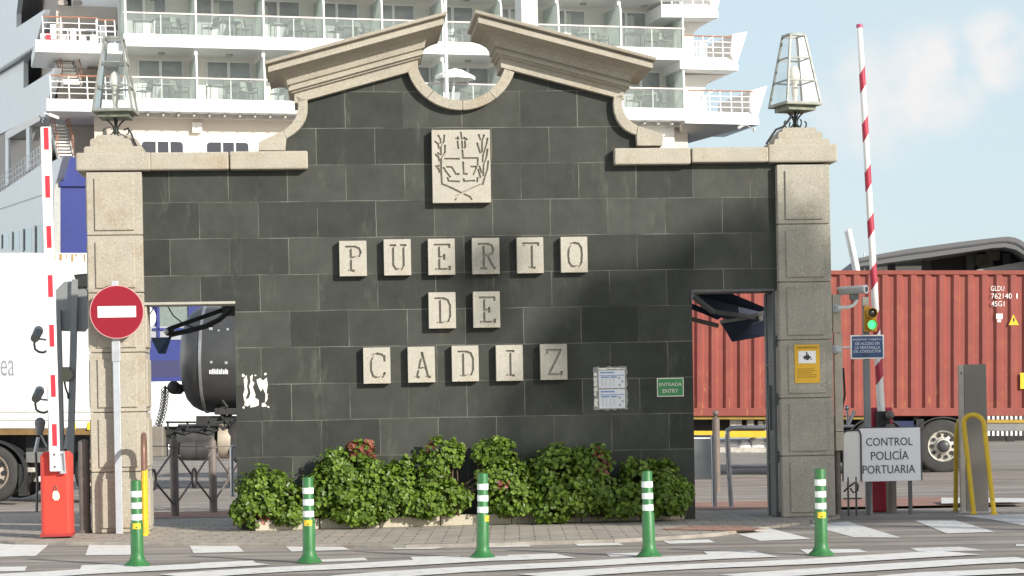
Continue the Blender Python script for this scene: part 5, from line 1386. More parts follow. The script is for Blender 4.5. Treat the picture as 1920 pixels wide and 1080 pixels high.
t = thing('container_trailer', 'dark lorry trailer with silver wheels carrying the red container', 'trailer', ((xl + xr_) / 2, .6, fr.hit(1560, 888).z), fr)
zg = fr.hit(1560, 888).z
m_ = MB(); m_.cbox(xl + .1, xr_ - .1, .55, .70, zbot - .35, zbot - .005, .01); m_.cbox(xl + .1, xr_ - .1, 1.75, 1.9, zbot - .35, zbot - .005, .01)
for x in range(-8, 10, 2): m_.box(x, x + .1, .1, 2.35, zbot - .16, zbot - .02)
build(m_, 'chassis', chassis_m, t)
m_ = MB(); m_.cbox(xl + .1, fr.hit(1640, 780).x, .04, .10, zbot - .07, zbot - .004, .004); build(m_, 'yellow_edge', M('yellow_edge_dirty', (.30, .20, .04), .6, var=.3), t)
l, rr, b, tt = rect_px(fr, 1300, 808, 1540, 820.5, 0); m_ = MB(); m_.cbox(l, rr, .02, .07, b, tt, .006); build(m_, 'side_guard', M('guard_yellow', (.72, .46, .03), .5), t)
l, rr, b, tt = rect_px(fr, 1300, 839, 1530, 849, 0); m_ = MB(); m_.cbox(l, rr, .05, .09, b, tt, .006); build(m_, 'side_guard', rim_m, t)
m_ = MB()
for x0, x1, y0, y1 in ((1371, 1393, 783, 800), (1403, 1416, 786, 799), (1424, 1434, 789, 800), (1436, 1460, 784, 812)):
    l, rr, b, tt = rect_px(fr, x0, y0, x1, y1, 0); m_.cbox(l, rr, .2, .4, b, tt, .01)
m_.lathe([(.03, 0), (.08, .03), (.08, .3), (.03, .33)], fr.hit(1382, 795) + Vector((0, .3, 0)), 10); build(m_, 'air_valves', rim_m, t)
m_ = MB(); c = fr.hit(1425, 835); m_.lathe([(.02, -.0), (.13, .03), (.15, .1), (.15, .8), (.02, .9)], (c.x, .25, c.z), 16, 'y'); m_.lathe([(.02, -.0), (.11, .03), (.13, .1), (.13, .8)], (c.x - .26, .25, c.z - .04), 16, 'y'); build(m_, 'air_tank', truck_white, t, smooth=True)
def wheel(parent, c, rad, rimr, wid, rim_mat, fr_):
    """axle along local y, outer face at c.y"""
    m_ = MB(); m_.lathe([(rimr * .98, .02), (rimr * 1.02, 0), (rad * .86, -.012), (rad * .96, .01), (rad, .05), (rad, wid - .05), (rad * .95, wid), (rimr, wid)], c, 36, 'y', cap=False); wb = build(m_, 'wheel', tyre_m, parent, smooth=True)
    m_ = MB(); m_.lathe([(rimr, .012), (rimr * .97, -.004), (rimr * .90, .01), (rimr * .86, .07), (rimr * .55, .045), (rimr * .50, .03), (rimr * .46, -.03), (rimr * .20, -.05), (rimr * .17, -.055), (.001, -.055)], c, 32, 'y', cap=False); build(m_, 'rim', rim_mat, wb, smooth=True)
    for k in range(10):
        a = k * .6283
        m_ = MB(); m_.lathe([(rimr * .125, .05), (rimr * .125, .030), (.001, .030)], (c[0] + rimr * .71 * math.cos(a), c[1], c[2] + rimr * .71 * math.sin(a)), 8, 'y'); build(m_, 'hand_hole', black_m, wb)
    m_ = MB(); m_.lathe([(rimr * .40, -.03), (rimr * .40, -.056), (rimr * .32, -.085), (rimr * .18, -.10), (.001, -.10)], c, 12, 'y'); build(m_, 'hub', black_gloss, wb, smooth=True)
    return wb
WR = 51.5 / 4000 * 42.5
for px in (1769, 1645, 1521):
    c = fr.hit(px, 837); wheel(t, (c.x, .03, zg + WR), WR, 29.5 / 4000 * 42.5, .3, rim_m, fr)
    wheel(t, (c.x, 1.95, zg + WR), WR, 29.5 / 4000 * 42.5, .3, rim_m, fr)
    m_ = MB()
    o_ = [(c.x + (WR + .10) * math.cos(R(a)), zg + WR + (WR + .04) * math.sin(R(a))) for a in range(15, 166, 10)]; i_ = [(c.x + (WR + .075) * math.cos(R(a)), zg + WR + (WR + .015) * math.sin(R(a))) for a in range(15, 166, 10)]
    m_.prism(o_ + i_[::-1], .0, .36); build(m_, 'mudguard', chassis_m, t)
m_ = MB(); c = fr.hit(1722, 800); m_.box(c.x - .03, c.x + .12, .05, .36, zg + .18, zbot - .06); build(m_, 'mud_flap', black_m, t)
m_ = MB(); l, rr, b, tt = rect_px(fr, 1850, 793.5, 1960, 808, 0); m_.cbox(l, rr, .02, .3, b, tt, .008); build(m_, 'tool_box', chassis_grey, t)
l, rr, b, tt = rect_px(fr, 1850, 787, 1962, 793, 0); m_ = MB(); m_.box(l, rr, .0, .05, b, tt); build(m_, 'yellow_edge', M('yellow_edge_ochre', (.40, .26, .03), .6), t)
for (y0, y1) in ((778, 786.5), (808, 817)):
    l, rr, b, tt = rect_px(fr, 1851, y0, 1962, y1, 0); m_ = MB(); m_.box(l, rr, .0, .03, b, tt); hb = build(m_, 'hazard_board', black_m, t)
    m_ = MB(); n_ = 13
    for k in range(n_): x0 = l + (rr - l) * (k + .1) / n_; m_.box(x0, x0 + (rr - l) / n_ * .5, -.003, 0, b, tt)
    build(m_, 'white_bars', mk, hb)
m_ = MB(); m_.box(fr.hit(1652, 790).x, fr.hit(1730, 790).x, .1, .3, zbot - .25, zbot - .1); build(m_, 'blue_reservoir', M('dark_blue_tank', (.02, .03, .09), .4), t)

# ------------------------------------------------------------------ white lorry trailer at the left
LF = Frame(Vector((0, 35, 0)), R(0), R(1.05))
fr = LF
zg = fr.hit(0, 944).z
t = thing('white_trailer', 'white box trailer with dusty wheels at the left behind the barrier', 'trailer', (fr.hit(60, 944).x, 1, zg), fr)
x0, x1 = fr.hit(-700, 700).x, fr.hit(212, 700).x
zt_, zb_ = fr.hit(60, 474).z, fr.hit(60, 804).z
m_ = MB(); m_.cbox(x0, x1, 0, 2.5, zb_, zt_, .03); bd = build(m_, 'box_body', truck_white, t)
m_ = MB()
for yy in (772, 788):
    z = fr.hit(60, yy).z; m_.box(x0 + .02, x1 - .02, -.012, -.001, z - .008, z + .008)
build(m_, 'rub_rail', M('rail_greyed', (.52, .50, .45), .5), t)
random.seed(5); x = fr.hit(100, 480).x; rust_ = M('rust', (.45, .30, .12), .8, var=.3, scale=20)
while x < x1 - .02:
    w_ = random.uniform(.015, .05); m_ = MB(); m_.box(x, x + w_, -.004, .0, zt_ - random.uniform(.03, .16), zt_ - .02); build(m_, 'rust_streak', rust_, t); x += w_ + random.uniform(.02, .07)
m_ = MB(); l, rr, b, tt = rect_px(fr, 1, 675, 27, 705, .002); text_mb('ea', (l + rr) / 2, (b + tt) / 2, rr - l, tt - b, -.001, .004, m_); build(m_, 'lettering', M('lettering_faded', (.30, .31, .33), .6, var=.4, scale=25), t)
for px in (139.5, 166):
    m_ = MB(); l, rr, b, tt = rect_px(fr, px - 2.5, 792, px + 2.5, 806, .01); m_.box(l, rr, -.012, -.001, b, tt)
    build(m_, 'yellow_reflector', M('reflector_yellow', (.80, .62, .03), .4), t)
m_ = MB(); m_.box(x0, x1 - .1, .02, .1, zb_ - .10, zb_ - .002); build(m_, 'side_rail', M('rusty_rail', (.22, .13, .05), .7, var=.3), t)
for ya_ in (.5, 1.9):
    m_ = MB(); m_.cbox(x0, x1 - .1, ya_, ya_ + .12, zb_ - .4, zb_ - .01, .01); build(m_, 'chassis_rail', chassis_m, t)
m_ = MB(); m_.cbox(fr.hit(38, 850).x, fr.hit(80, 850).x, .35, 2.2, zb_ - .5, zb_ - .06, .02); build(m_, 'underbody_box', chassis_m, t)
m_ = MB(); m_.cbox(fr.hit(78, 850).x, fr.hit(150, 850).x, .8, 2.0, zg + .45, zb_ - .3, .02)
build(m_, 'underbody_box', chassis_m, t)
m_ = MB(); l, rr, b, tt = rect_px(fr, 45, 848, 80, 868, 0); m_.cbox(l, rr, .12, .4, b, tt, .01); build(m_, 'grey_box', chassis_grey, t)
m_ = MB(); l, rr, b, tt = rect_px(fr, 47, 877, 62, 886, 0); m_.cbox(l, rr, .1, .2, b, tt, .01); m_.lathe([(.02, 0), (.09, .02), (.05, .1)], fr.hit(70, 905) + Vector((0, .1, 0)), 10); build(m_, 'silver_fittings', rim_m, t)
c = fr.hit(-22, 887); WL = 57 / 4000 * 35
wheel(t, (c.x, .05, zg + WL), WL, .325, .32, rim_brown, fr); wheel(t, (c.x, 2.1, zg + WL), WL, .325, .32, rim_brown, fr)
c2 = fr.hit(168, 880); wheel(t, (c2.x + .18, .3, zg + WL), WL, .325, .32, rim_brown, fr)
m_ = MB()
o_ = [(c.x + (WL + .13) * math.cos(R(a)), zg + WL + (WL + .06) * math.sin(R(a))) for a in range(-35, 150, 8)]; i_ = [(c.x + (WL + .09) * math.cos(R(a)), zg + WL + (WL + .02) * math.sin(R(a))) for a in range(-35, 150, 8)]
m_.prism(o_ + i_[::-1], .0, .4); build(m_, 'mudguard', black_m, t)
l, rr, b, tt = rect_px(fr, 34, 870, 46, 930, 0); m_ = MB(); m_.box(l, rr, .03, .4, b, tt); build(m_, 'mud_flap', black_m, t)

# ------------------------------------------------------------------ black tank trailer seen through the left doorway
fr = Frame(Vector((0, 40, 0)), 0, R(1.05))
t = thing('tank_trailer', 'black rounded tank on a lorry chassis seen through the left doorway', 'tank trailer', (fr.hit(430, 880).x, 1, fr.hit(430, 880).z), fr)
rT = 103 / 4000 * 40; zc = fr.hit(400, 671).z; xL = fr.hit(325, 671).x; xR = fr.hit(680, 671).x
m_ = MB(); m_.lathe([(.001, 0), (rT * .35, .015), (rT * .6, .06), (rT * .78, .13), (rT * .9, .24), (rT * .97, .38), (rT, .52), (rT, xR - xL - .4), (rT * .9, xR - xL - .15), (.001, xR - xL)], (xL, rT, zc), 48, 'x'); build(m_, 'tank', black_gloss, t, smooth=True)
m_ = MB(); x = fr.hit(374, 671).x; m_.lathe([(rT + .002, -.03), (rT + .014, -.02), (rT + .014, .02), (rT + .002, .03)], (x, rT, zc), 48, 'x'); build(m_, 'steel_band', steel, t, smooth=True)
m_ = MB()
for s_, x0, x1, y0, y1 in (('NECATANK', 392, 428, 689, 701.5),):
    l, rr, b, tt = rect_px(fr, x0, y0, x1, y1, 0); random.seed(4); x = l
    while x < rr:
        w_ = random.uniform(.012, .03); h_ = random.uniform(.6, 1) * (tt - b); y_ = rT - math.sqrt(max(0, rT ** 2 - ((b + tt) / 2 - zc) ** 2)); m_.box(x, x + w_, y_ - .006, y_ + .02, b, b + h_); x += w_ + random.uniform(.006, .016)
build(m_, 'white_lettering', paper, t)
m_ = MB()
for px, py, s_ in ((396, 679, 2.2), (424, 680, 2.5), (393, 615, 3.2), (408, 619, 1.6), (425, 617, 2.)):
    l, rr, b, tt = rect_px(fr, px - s_, py - s_, px + s_, py + s_, 0); y_ = rT - math.sqrt(max(0, rT ** 2 - (b - zc) ** 2)); m_.box(l, rr, y_ - .008, y_ + .03, b, tt)
build(m_, 'small_plates', galv, t)
m_ = MB(); l, rr, b, tt = rect_px(fr, 405, 748, 416, 790, 0); m_.cbox(l, rr, .55, .7, b, tt, .01); l, rr, b, tt = rect_px(fr, 396, 765, 450, 778, 0); m_.cbox(l, rr, .4, .9, b, tt, .02); m_.cbox(fr.hit(360, 800).x, xR, .5, .65, fr.hit(400, 800).z, fr.hit(400, 780).z, .01)
build(m_, 'saddle', chassis_m, t)
m_ = MB(); c = fr.hit(312, 729); m_.lathe([(.03, 0), (.10, .02), (.10, .15), (.05, .2), (.05, .4)], (c.x, .8, c.z), 12, 'x'); m_.sphere((c.x + .02, .75, c.z + .03), .13, 10, 8); m_.tube([(c.x - .06, .75, c.z), (c.x - .14, .75, c.z + .02), (c.x - .16, .75, c.z - .08)], .03, 8); build(m_, 'outlet_valve', chassis_m, t, smooth=True)
m_ = MB(); random.seed(9)
for k in range(26):
    f = k / 25; px = 298 - 16 * f + 4 * math.sin(f * 3); py = 728 + 78 * f
    c = fr.hit(px, py); c.y = .72
    ax = Vector((1, 0, 0)) if k % 2 else Vector((0, 1, 0))
    m_.tube([c + ax * .075 * math.cos(a) + Vector((0, 0, .06 * math.sin(a))) for a in [i * 1.047 for i in range(6)]], .012, 5, closed=True)
build(m_, 'chain', steel_dark, t)
m_ = MB(); m_.cbox(fr.hit(268, 820).x, xR, .5, .66, fr.hit(300, 834).z, fr.hit(300, 800).z, .02); m_.box(fr.hit(306, 795).x, fr.hit(420, 795).x, .3, .36, fr.hit(360, 794).z, fr.hit(360, 790).z)
for px in (308, 345, 385, 415): m_.box(fr.hit(px, 800).x, fr.hit(px + 3, 800).x, .3, .36, fr.hit(360, 806).z, fr.hit(360, 790).z)
build(m_, 'chassis', chassis_m, t)
m_ = MB(); c = fr.hit(345, 825); m_.lathe([(.02, 0), (.30, .03), (.30, .75), (.02, .78)], (fr.hit(322, 825).x, .65, c.z), 18, 'x'); m_.lathe([(.02, 0), (.2, .03), (.2, .35), (.02, .38)], (fr.hit(330, 842).x, .45, c.z - .2), 14, 'x'); m_.lathe([(.02, 0), (.2, .03), (.2, .35), (.02, .38)], (fr.hit(360, 842).x, .45, c.z - .2), 14, 'x'); build(m_, 'air_tank', M('tank_charcoal', (.06, .06, .06), .5, var=.3), t, smooth=True)
m_ = MB(); m_.cbox(fr.hit(262, 825).x, fr.hit(303, 825).x, .2, .8, fr.hit(285, 858).z, fr.hit(285, 800).z, .03); build(m_, 'battery_box', M('box_taupe', (.22, .20, .17), .6), t)
m_ = MB(); m_.lathe([(.02, 0), (.33, .02), (.34, .06), (.34, .22), (.33, .26), (.02, .28)], (fr.hit(402, 825).x, .6, fr.hit(410, 828).z), 20, 'x'); build(m_, 'beige_drum', M('drum_beige', (.50, .43, .34), .5, .2), t, smooth=True)
m_ = MB(); random.seed(2)
for k in range(16):
    c = fr.hit(425 + random.uniform(-12, 22), 775 + random.uniform(-12, 40)); c.y = .3 + random.uniform(0, .3); d2 = Vector((random.uniform(-.3, .3), random.uniform(-.1, .1), random.uniform(-.2, .2))); m_.tube([c, c + d2 * .5 + Vector((0, 0, .05)), c + d2], random.uniform(.015, .04), 6)
for k in range(5):
    c = fr.hit(300 + k * 22, 803 + (k % 2) * 6); c.y = .35; m_.tube([c, c + Vector((.2, 0, -.06)), c + Vector((.4, 0, .03))], .014, 6)
build(m_, 'hoses', black_m, t, smooth=True)
for px in (470, 600):
    c = fr.hit(px, 830); wheel(t, (c.x, .3, fr.hit(px, 880).z + .52), .52, .3, .32, rim_brown, fr)

# ------------------------------------------------------------------ terminal building with curved canopy, masts
fr = Frame(Vector((0, 70, 0)), R(-4))
top = [(1608, 484), (1640, 478), (1700, 467), (1780, 456), (1840, 448.5), (1872, 445), (1890, 443.5), (1904, 445.5), (1914, 450), (1930, 461), (1960, 478)]
bot = [(1960, 505), (1930, 487), (1918, 476), (1905, 468), (1885, 463.5), (1860, 465), (1800, 474), (1745, 482), (1700, 488), (1640, 496), (1608, 500)]
t = thing('terminal_building', 'port building with a dark grey curved canopy roof above the red container', 'building', fr.hit(1780, 745), fr)
m_ = MB(); m_.prism([fr.xz(*p) for p in top + bot], 0, 14); build(m_, 'canopy_roof', canopy_grey, t)
m_ = MB(); mid = [((a[0] + b[0]) / 2, (a[1] + b[1]) / 2 - 1) for a, b in zip(top, bot[::-1])]
for p, q in zip(mid[:-1], mid[1:]): m_.bar(fr.hit(*p, .02), fr.hit(*q, .02), .03, .05)
build(m_, 'fascia_seam', M('seam_dark', (.07, .07, .07), .6), t)
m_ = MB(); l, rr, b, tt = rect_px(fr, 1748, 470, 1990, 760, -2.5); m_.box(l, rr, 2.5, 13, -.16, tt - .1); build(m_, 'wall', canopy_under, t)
m_ = MB(); l, rr, b, tt = rect_px(fr, 1646, 499, 1742, 509, -2); m_.box(l, rr, 2, 2.4, b, tt); build(m_, 'white_beam', ship_white, t)
m_ = MB()
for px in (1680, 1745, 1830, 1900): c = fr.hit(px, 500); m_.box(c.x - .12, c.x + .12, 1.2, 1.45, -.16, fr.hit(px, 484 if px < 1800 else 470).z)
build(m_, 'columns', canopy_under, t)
m_ = MB(); m_.prism([fr.xz(x, y, -1.) for x, y in ((1830, 506), (1925, 490), (1970, 492), (1970, 520), (1830, 520))], .8, 2.2); build(m_, 'lower_roof', M('lower_roof_grey', (.22, .21, .20), .6), t)
m_ = MB()
for px, py in ((1841, 487), (1862, 478), (1849, 495)):
    c = fr.hit(px, py, -1.5); m_.cbox(c.x - .25, c.x + .25, c.y, c.y + .4, c.z - .2, c.z + .2, .05)
build(m_, 'ceiling_fittings', M('fitting_brown', (.10, .08, .06), .7), t)
m_ = MB(); c = fr.hit(1621, 500, -1); m_.tube([(c.x, c.y, c.z - .3), (c.x, c.y, fr.hit(1621, 470).z)], .03, 6); m_.tube([(c.x, c.y, fr.hit(1621, 476).z), (c.x + .3, c.y, fr.hit(1621, 476).z)], .02, 6); build(m_, 'antenna', galv, t)
fr = Frame(Vector((0, 58, 0)), 0)
A = fr.hit(1609, 515); B = fr.hit(1591, 430)
t = thing('leaning_mast', 'white leaning tubular mast rising behind the left end of the red container', 'mast', (fr.hit(1665, 745).x, 0, -.16), fr)
dv = (B - A) / (B.z - A.z); base = A + dv * (-.16 - A.z)
m_ = MB(); m_.tube([base, B], [.11, .075], 12); build(m_, 'tube', white_paint, t, smooth=True)
m_ = MB(); m_.bar(base + Vector((-.10, .0, 0)), B + Vector((-.085, .0, -.05)), .05, .06); build(m_, 'cable_duct', grey_panel, t)
def mast(px0, px1, ytip, ylow, Y, wpx, label, square, mat_, name):
    fr = Frame(Vector((0, Y, 0)), R(20) if square else 0)
    a, b = fr.hit(px1, ylow), fr.hit(px0, ytip); bs = Vector((a.x, 0, -.16)); w_ = wpx * Y / F
    t = thing(name, label, 'mast', bs, fr)
    top_ = Vector((a.x, 0, b.z))
    m_ = MB()
    if square: m_.cbox(bs.x - w_ / 2, bs.x + w_ / 2, -w_ / 2, w_ / 2, bs.z, top_.z, .02)
    else: m_.tube([bs, top_], [w_ * .6, w_ * .45], 12)
    build(m_, 'shaft', mat_, t, smooth=not square)
    m_ = MB(); m_.cbox(bs.x - w_, bs.x + w_, -w_, w_, bs.z - .02, bs.z + .05, .02); build(m_, 'base', galv, t)
    return t, fr
mast(834, 838, -60, 190, 60, 7, 'slim white mast crossing the ship, seen through the opening of the pediment', False, white_paint, 'slim_mast')
t, fr = mast(986, 988, -60, 80, 55, 34, 'thick square pale grey mast rising behind the right half of the pediment', True, M('mast_grey', (.52, .52, .50), .5, var=.06), 'square_mast')
m_ = MB(); c = fr.hit(963, 50, .2); m_.sphere(c, .06, 10, 8); m_.tube([c, c + Vector((.02, 0, .12)), c + Vector((.15, .1, .14))], .025, 6); build(m_, 'dome_camera', steel_dark, t, smooth=True)

# ------------------------------------------------------------------ cruise ship
sb = STERN.loc(at(700, 700, 95)); sb.z = -2 - STERN.M.translation.z
ship = thing('cruise_ship', 'huge white cruise ship with rows of glass balconies and a dark blue hull', 'ship', (10, 3, sb.z), STERN)
S = STERN
DB = 2.4                        # balcony depth
zA, zB = S.hit(240, 62).z, S.hit(240, 183).z; dz = zA - zB; zC = zA + dz
thk = .56
px_div = [236, 368, 495, 608, 717, 831, 941, 1048, 1165, 1281]
xd = [S.hit(p, 75).x for p in px_div]
xw0, xw1 = xd[0] - .1, xd[-1] + .1
for k, z in enumerate((zC, zA, zB)):
    m_ = MB(); m_.cbox(xw0, xw1, 0, DB + .2, z - thk, z, .03); build(m_, 'deck_slab', ship_white, ship)
zE = zC + dz
m_ = MB(); m_.box(xw0, xw1, -.2, DB, zE - thk, zE); build(m_, 'deck_slab', ship_white, ship)
for z in (zC, zA, zB):
    m_ = MB(); m_.box(xw0, xw1, DB, DB + .15, z - .01, z + dz - thk + .01); build(m_, 'cabin_wall', ship_cream, ship)
random.seed(12)
for di, z in enumerate((zA, zB, zC)):
    for i in range(9):
        x0, x1 = xd[i], xd[i + 1]; w_ = x1 - x0
        # door frame with two panes
        fx1 = x0 + ((S.hit(468, 150, -DB).x - xd[1]) if di == 1 else (S.hit(438, 60, -DB).x - xd[1])); fx0 = fx1 - 1.86; zt_ = z + 1.98
        m_ = MB()
        m_.box(fx0 - .07, fx0, DB - .06, DB, z, zt_ + .07); m_.box(fx1, fx1 + .07, DB - .06, DB, z, zt_ + .07); m_.box(fx0, fx1, DB - .06, DB, zt_, zt_ + .07)
        fm = (fx0 + fx1) / 2; m_.box(fm - .06, fm + .06, DB - .075, DB, z, zt_)
        dr = build(m_, 'balcony_door', ship_white, ship)
        m_ = MB(); m_.box(fx0, fx1, DB - .03, DB - .012, z, zt_); build(m_, 'glass_pane', door_glass, dr)
        if random.random() < .7:
            m_ = MB(); cx0 = fx0 + .02 if random.random() < .5 else fm + .07; cw = random.uniform(.2, .5); n_ = 7
            hz_ = zt_ - .05 - (random.uniform(.7, 1.0) if di == 1 else 0)
            for q in range(n_): m_.box(cx0 + cw * q / n_, cx0 + cw * (q + .72) / n_, DB - .036, DB - .031, z + .03, hz_ - random.uniform(0, .12))
            build(m_, 'curtain', curtain_m, dr)
        m_ = MB(); lc = x0 + w_ * .55; m_.lathe([(.17, 0), (.15, -.07), (.001, -.08)], (lc, DB * .62, z + dz - thk), 12); build(m_, 'ceiling_lamp', ship_grey, ship)
    for i in range(10):
        if di == 2 and i > 7: pass
        x = xd[i]
        # privacy screen with rounded outer top corner
        hS = 1.95; ol = [(0.02, 0), (0.02, hS - .55), (.06, hS - .25), (.17, hS - .07), (.38, hS), (DB, hS), (DB, 0)]
        m_ = MB(); m_.loft([[(x - .02, y_, z + h_) for y_, h_ in ol], [(x + .02, y_, z + h_) for y_, h_ in ol]]); sc = build(m_, 'privacy_screen', screen_glass, ship)
        m_ = MB()
        for (a, b2) in zip(ol[:-2], ol[1:-1]): m_.bar((x, a[0], z + a[1]), (x, b2[0], z + b2[1]), .075, .06)
        for yy in (.62, 1.2): m_.bar((x, yy, z), (x, yy, z + hS), .05, .03)
        m_.bar((x, .03, z + .9), (x, DB, z + 1.0), .05, .03)
        build(m_, 'screen_frame', ship_white, sc)
        m_ = MB(); m_.box(x - .07, x + .07, .25, .55, z + hS - .02, z + dz - thk); build(m_, 'screen_hanger', ship_white, sc)
    # balustrade: glass sheets, posts, handrail
    for i in range(9):
        x0, x1 = xd[i] + .05, xd[i + 1] - .05
        m_ = MB(); m_.add([(x0, .06, z), (x1, .06, z), (x1, .06, z + .86), (x0, .06, z + .86)], [(0, 1, 2, 3)]); build(m_, 'balustrade_glass', deck_glass, ship)
    m_ = MB(); m_.cbox(xw0, xw1, .02, .10, z + .86, z + .93, .01); hr = build(m_, 'handrail', M('handrail_pale', (.74, .66, .60), .5), ship)
    m_ = MB()
    for i in range(10): m_.box(xd[i] - .03, xd[i] + .03, .03, .09, z, z + .86)
    for i in range(9): xm_ = (xd[i] + xd[i + 1]) / 2; m_.box(xm_ - .02, xm_ + .02, .065, .09, z, z + .86)
    build(m_, 'rail_posts', ship_white, hr)
# under the lowest balconies
m_ = MB(); x = xw0 + .3
while x < xw1: m_.box(x, x + .07, .22, .62, zB - thk - .15, zB - thk); x += .66
m_.box(xw0, xw1, .62, .72, zB - thk - .20, zB - thk)
build(m_, 'bracket_row', M('bracket_cream', (.62, .58, .52), .6), ship)
zw = S.hit(300, 258).z; zh = S.hit(130, 292).z
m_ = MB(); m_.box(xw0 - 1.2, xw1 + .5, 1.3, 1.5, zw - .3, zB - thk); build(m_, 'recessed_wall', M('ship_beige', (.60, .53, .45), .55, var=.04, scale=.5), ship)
m_ = MB(); m_.cbox(S.hit(252, 270).x, S.hit(1276, 270).x, .35, 1.3, zh - .4, zw, .04); wb_ = build(m_, 'window_band', ship_white, ship)
def rrect(l, rr, b, tt, r0):
    pts = []
    for cx_, cz_, a0 in ((rr - r0, b + r0, -90), (rr - r0, tt - r0, 0), (l + r0, tt - r0, 90), (l + r0, b + r0, 180)):
        pts += [(cx_ + r0 * math.cos(R(a0 + k * 30)), cz_ + r0 * math.sin(R(a0 + k * 30))) for k in range(4)]
    return pts
for px0, px1 in ((266, 343), (388, 466), (508, 586), (1200, 1262)):
    l, rr, b, tt = rect_px(S, px0, 265, px1, 289, -.35); dzz = S.hit(266, 265, -.35).z; b, tt = dzz - .55, dzz
    m_ = MB(); m_.prism(rrect(l, rr, b, tt, .14), .335, .352); wn = build(m_, 'window', win_glass, ship)
    m_ = MB()
    for f in (.36, .67): xx = l + (rr - l) * f; m_.box(xx - .04, xx + .04, .325, .352, b, tt)
    build(m_, 'mullions', ship_white, wn)
m_ = MB(); l, rr, b, tt = rect_px(S, 360, 230, 378, 249, -1.2); m_.cbox(l, rr, 1.05, 1.3, b, tt, .02); build(m_, 'vent_box', ship_cream, ship)
m_ = MB(); l, rr, b, tt = rect_px(S, 1243, 240, 1252, 256, -1.2); m_.sphere(((l + rr) / 2, 1.2, (b + tt) / 2), .14, 10, 8); build(m_, 'wall_lamp', ship_grey, ship)
# blue hull of the stern, white below
zq = S.hit(300, 715).z
xB0 = S.hit(113, 400).x; xB1 = xw1 + 1.2
m_ = MB(); m_.box(xB0, xB1, 0, 4, zq, S.hit(113, 348).z); m_.prism([S.xz(x, y) for x, y in ((113, 349), (121, 293), (240, 296), (1290, 320), (1290, 385))], .25, 4); build(m_, 'blue_hull', ship_blue, ship)
m_ = MB(); l, rr, b, tt = rect_px(S, 112, 342, 1280, 353, .1); zz = S.hit(130, 345).z; m_.cbox(xB0 - .02, xB1, -.12, .3, zz - .12, zz + .10, .02); build(m_, 'hull_ledge', ship_blue, ship)
m_ = MB(); m_.box(xB0, xB1, .02, 4, sb.z, zq - .003); build(m_, 'lower_hull', ship_white, ship)
zz0, zz1 = S.hit(300, 707).z, S.hit(300, 676).z
m_ = MB(); m_.box(xB0 + .3, xB1 - .3, -.006, .0, zz0, zz1); build(m_, 'dark_band', M('navy_band', (.028, .028, .10), .5), ship)
l, rr, b, tt = rect_px(S, 299, 573, 353, 615, .02)
m_ = MB(); m_.box(l, rr, -.02, .0, b, tt + .5); gw = build(m_, 'stern_window', M('green_grey_glass', (.20, .24, .22), .2), ship)
m_ = MB()
for xx in (l - .12, rr): m_.box(xx, xx + .12, -.10, .0, b - .5, tt + .6)
m_.box(l - .3, rr + .3, -.10, 0, b - .10, b)
build(m_, 'window_frame', ship_blue, gw)
l, rr, b, tt = rect_px(S, 276, 612, 353, 637, .02); m_ = MB(); m_.box(l, rr, -.03, 0, b, tt); build(m_, 'grey_panel', M('ship_panel_grey', (.34, .35, .38), .5), ship)
c = S.hit(268, 595, .4); m_ = MB(); m_.lathe([(.001, 0), (.35, .05), (.55, .2), (.6, .4)], (c.x, -.4, c.z), 20, 'y'); build(m_, 'white_float', ship_white, ship, smooth=True)
# left side of the ship, receding
SIDE = Frame(S.M @ S.hit(108, 400), R(-74))
SIDE_A = Frame(S.M @ S.hit(87, 50), R(-74)); SIDE_B = Frame(S.M @ S.hit(106, 150), R(-74))
def side_prism(pts, y0, y1, fr_=None):
    """outline in photo pixels on the ship's side plane, given back in stern coordinates"""
    fr_ = fr_ or SIDE
    m_ = MB(); m_.prism([fr_.xz(*p) for p in pts], y0, y1)
    T = S.I @ fr_.M
    m_.v = [tuple(T @ Vector(p)) for p in m_.v]; return m_
build(side_prism(((83, 18), (66, 88), (0, 130), (-40, 155), (-40, -60), (37, -60), (34, 0), (31, 25), (31, 52)), 0, .25, SIDE_A), 'side_bulwark', ship_cool, ship)
build(side_prism(((66, 89), (47, 106), (43, 118), (43, 166), (103, 128), (86, 205), (74, 214), (10, 246), (-40, 270), (-40, 156), (0, 131)), .03, .28, SIDE_B), 'side_bulwark', ship_cool, ship)
build(side_prism(((-40, 383), (0, 361), (76, 309), (97, 303), (118, 293), (103, 350), (101, 358), (104, 800), (-40, 800)), 0, .3), 'side_hull', ship_cool, ship)
m_ = side_prism(((0, 391), (78, 365), (78, 367.5), (0, 393.5)), -.02, 0); build(m_, 'hull_seam', ship_grey, ship)
m_ = side_prism(((66, 86), (66, 90), (-40, 158), (-40, 154)), -.03, 0.0, SIDE_A); build(m_, 'hull_seam', ship_grey, ship)
for (x0, y0, x1, y1, d0) in ((5, 438, 17, 467, 2), (25, 433, 37, 470, 2), (46, 427, 60, 472, 2.5), (68, 421, 81, 476, 2.5)):
    m_ = side_prism(((x0, y0 + d0 + 2), (x0 + 2, y0 + d0), (x1, y0), (x1, y1), (x0, y1 - d0)), -.01, .0); wn = build(m_, 'window', win_glass, ship)
    m_ = side_prism(((x0 - 1.5, y0 + d0), (x0, y0 + d0 - 1), (x0, y1 - d0), (x0 - 1.5, y1)), -.06, 0); build(m_, 'frame', ship_grey, wn)
# grey corner strip
m_ = MB(); m_.prism([S.xz(x, y) for x, y in ((119, 292), (113, 349), (114, 820), (103.5, 820), (101, 357))], -.02, .4); build(m_, 'corner_strip', ship_grey, ship)
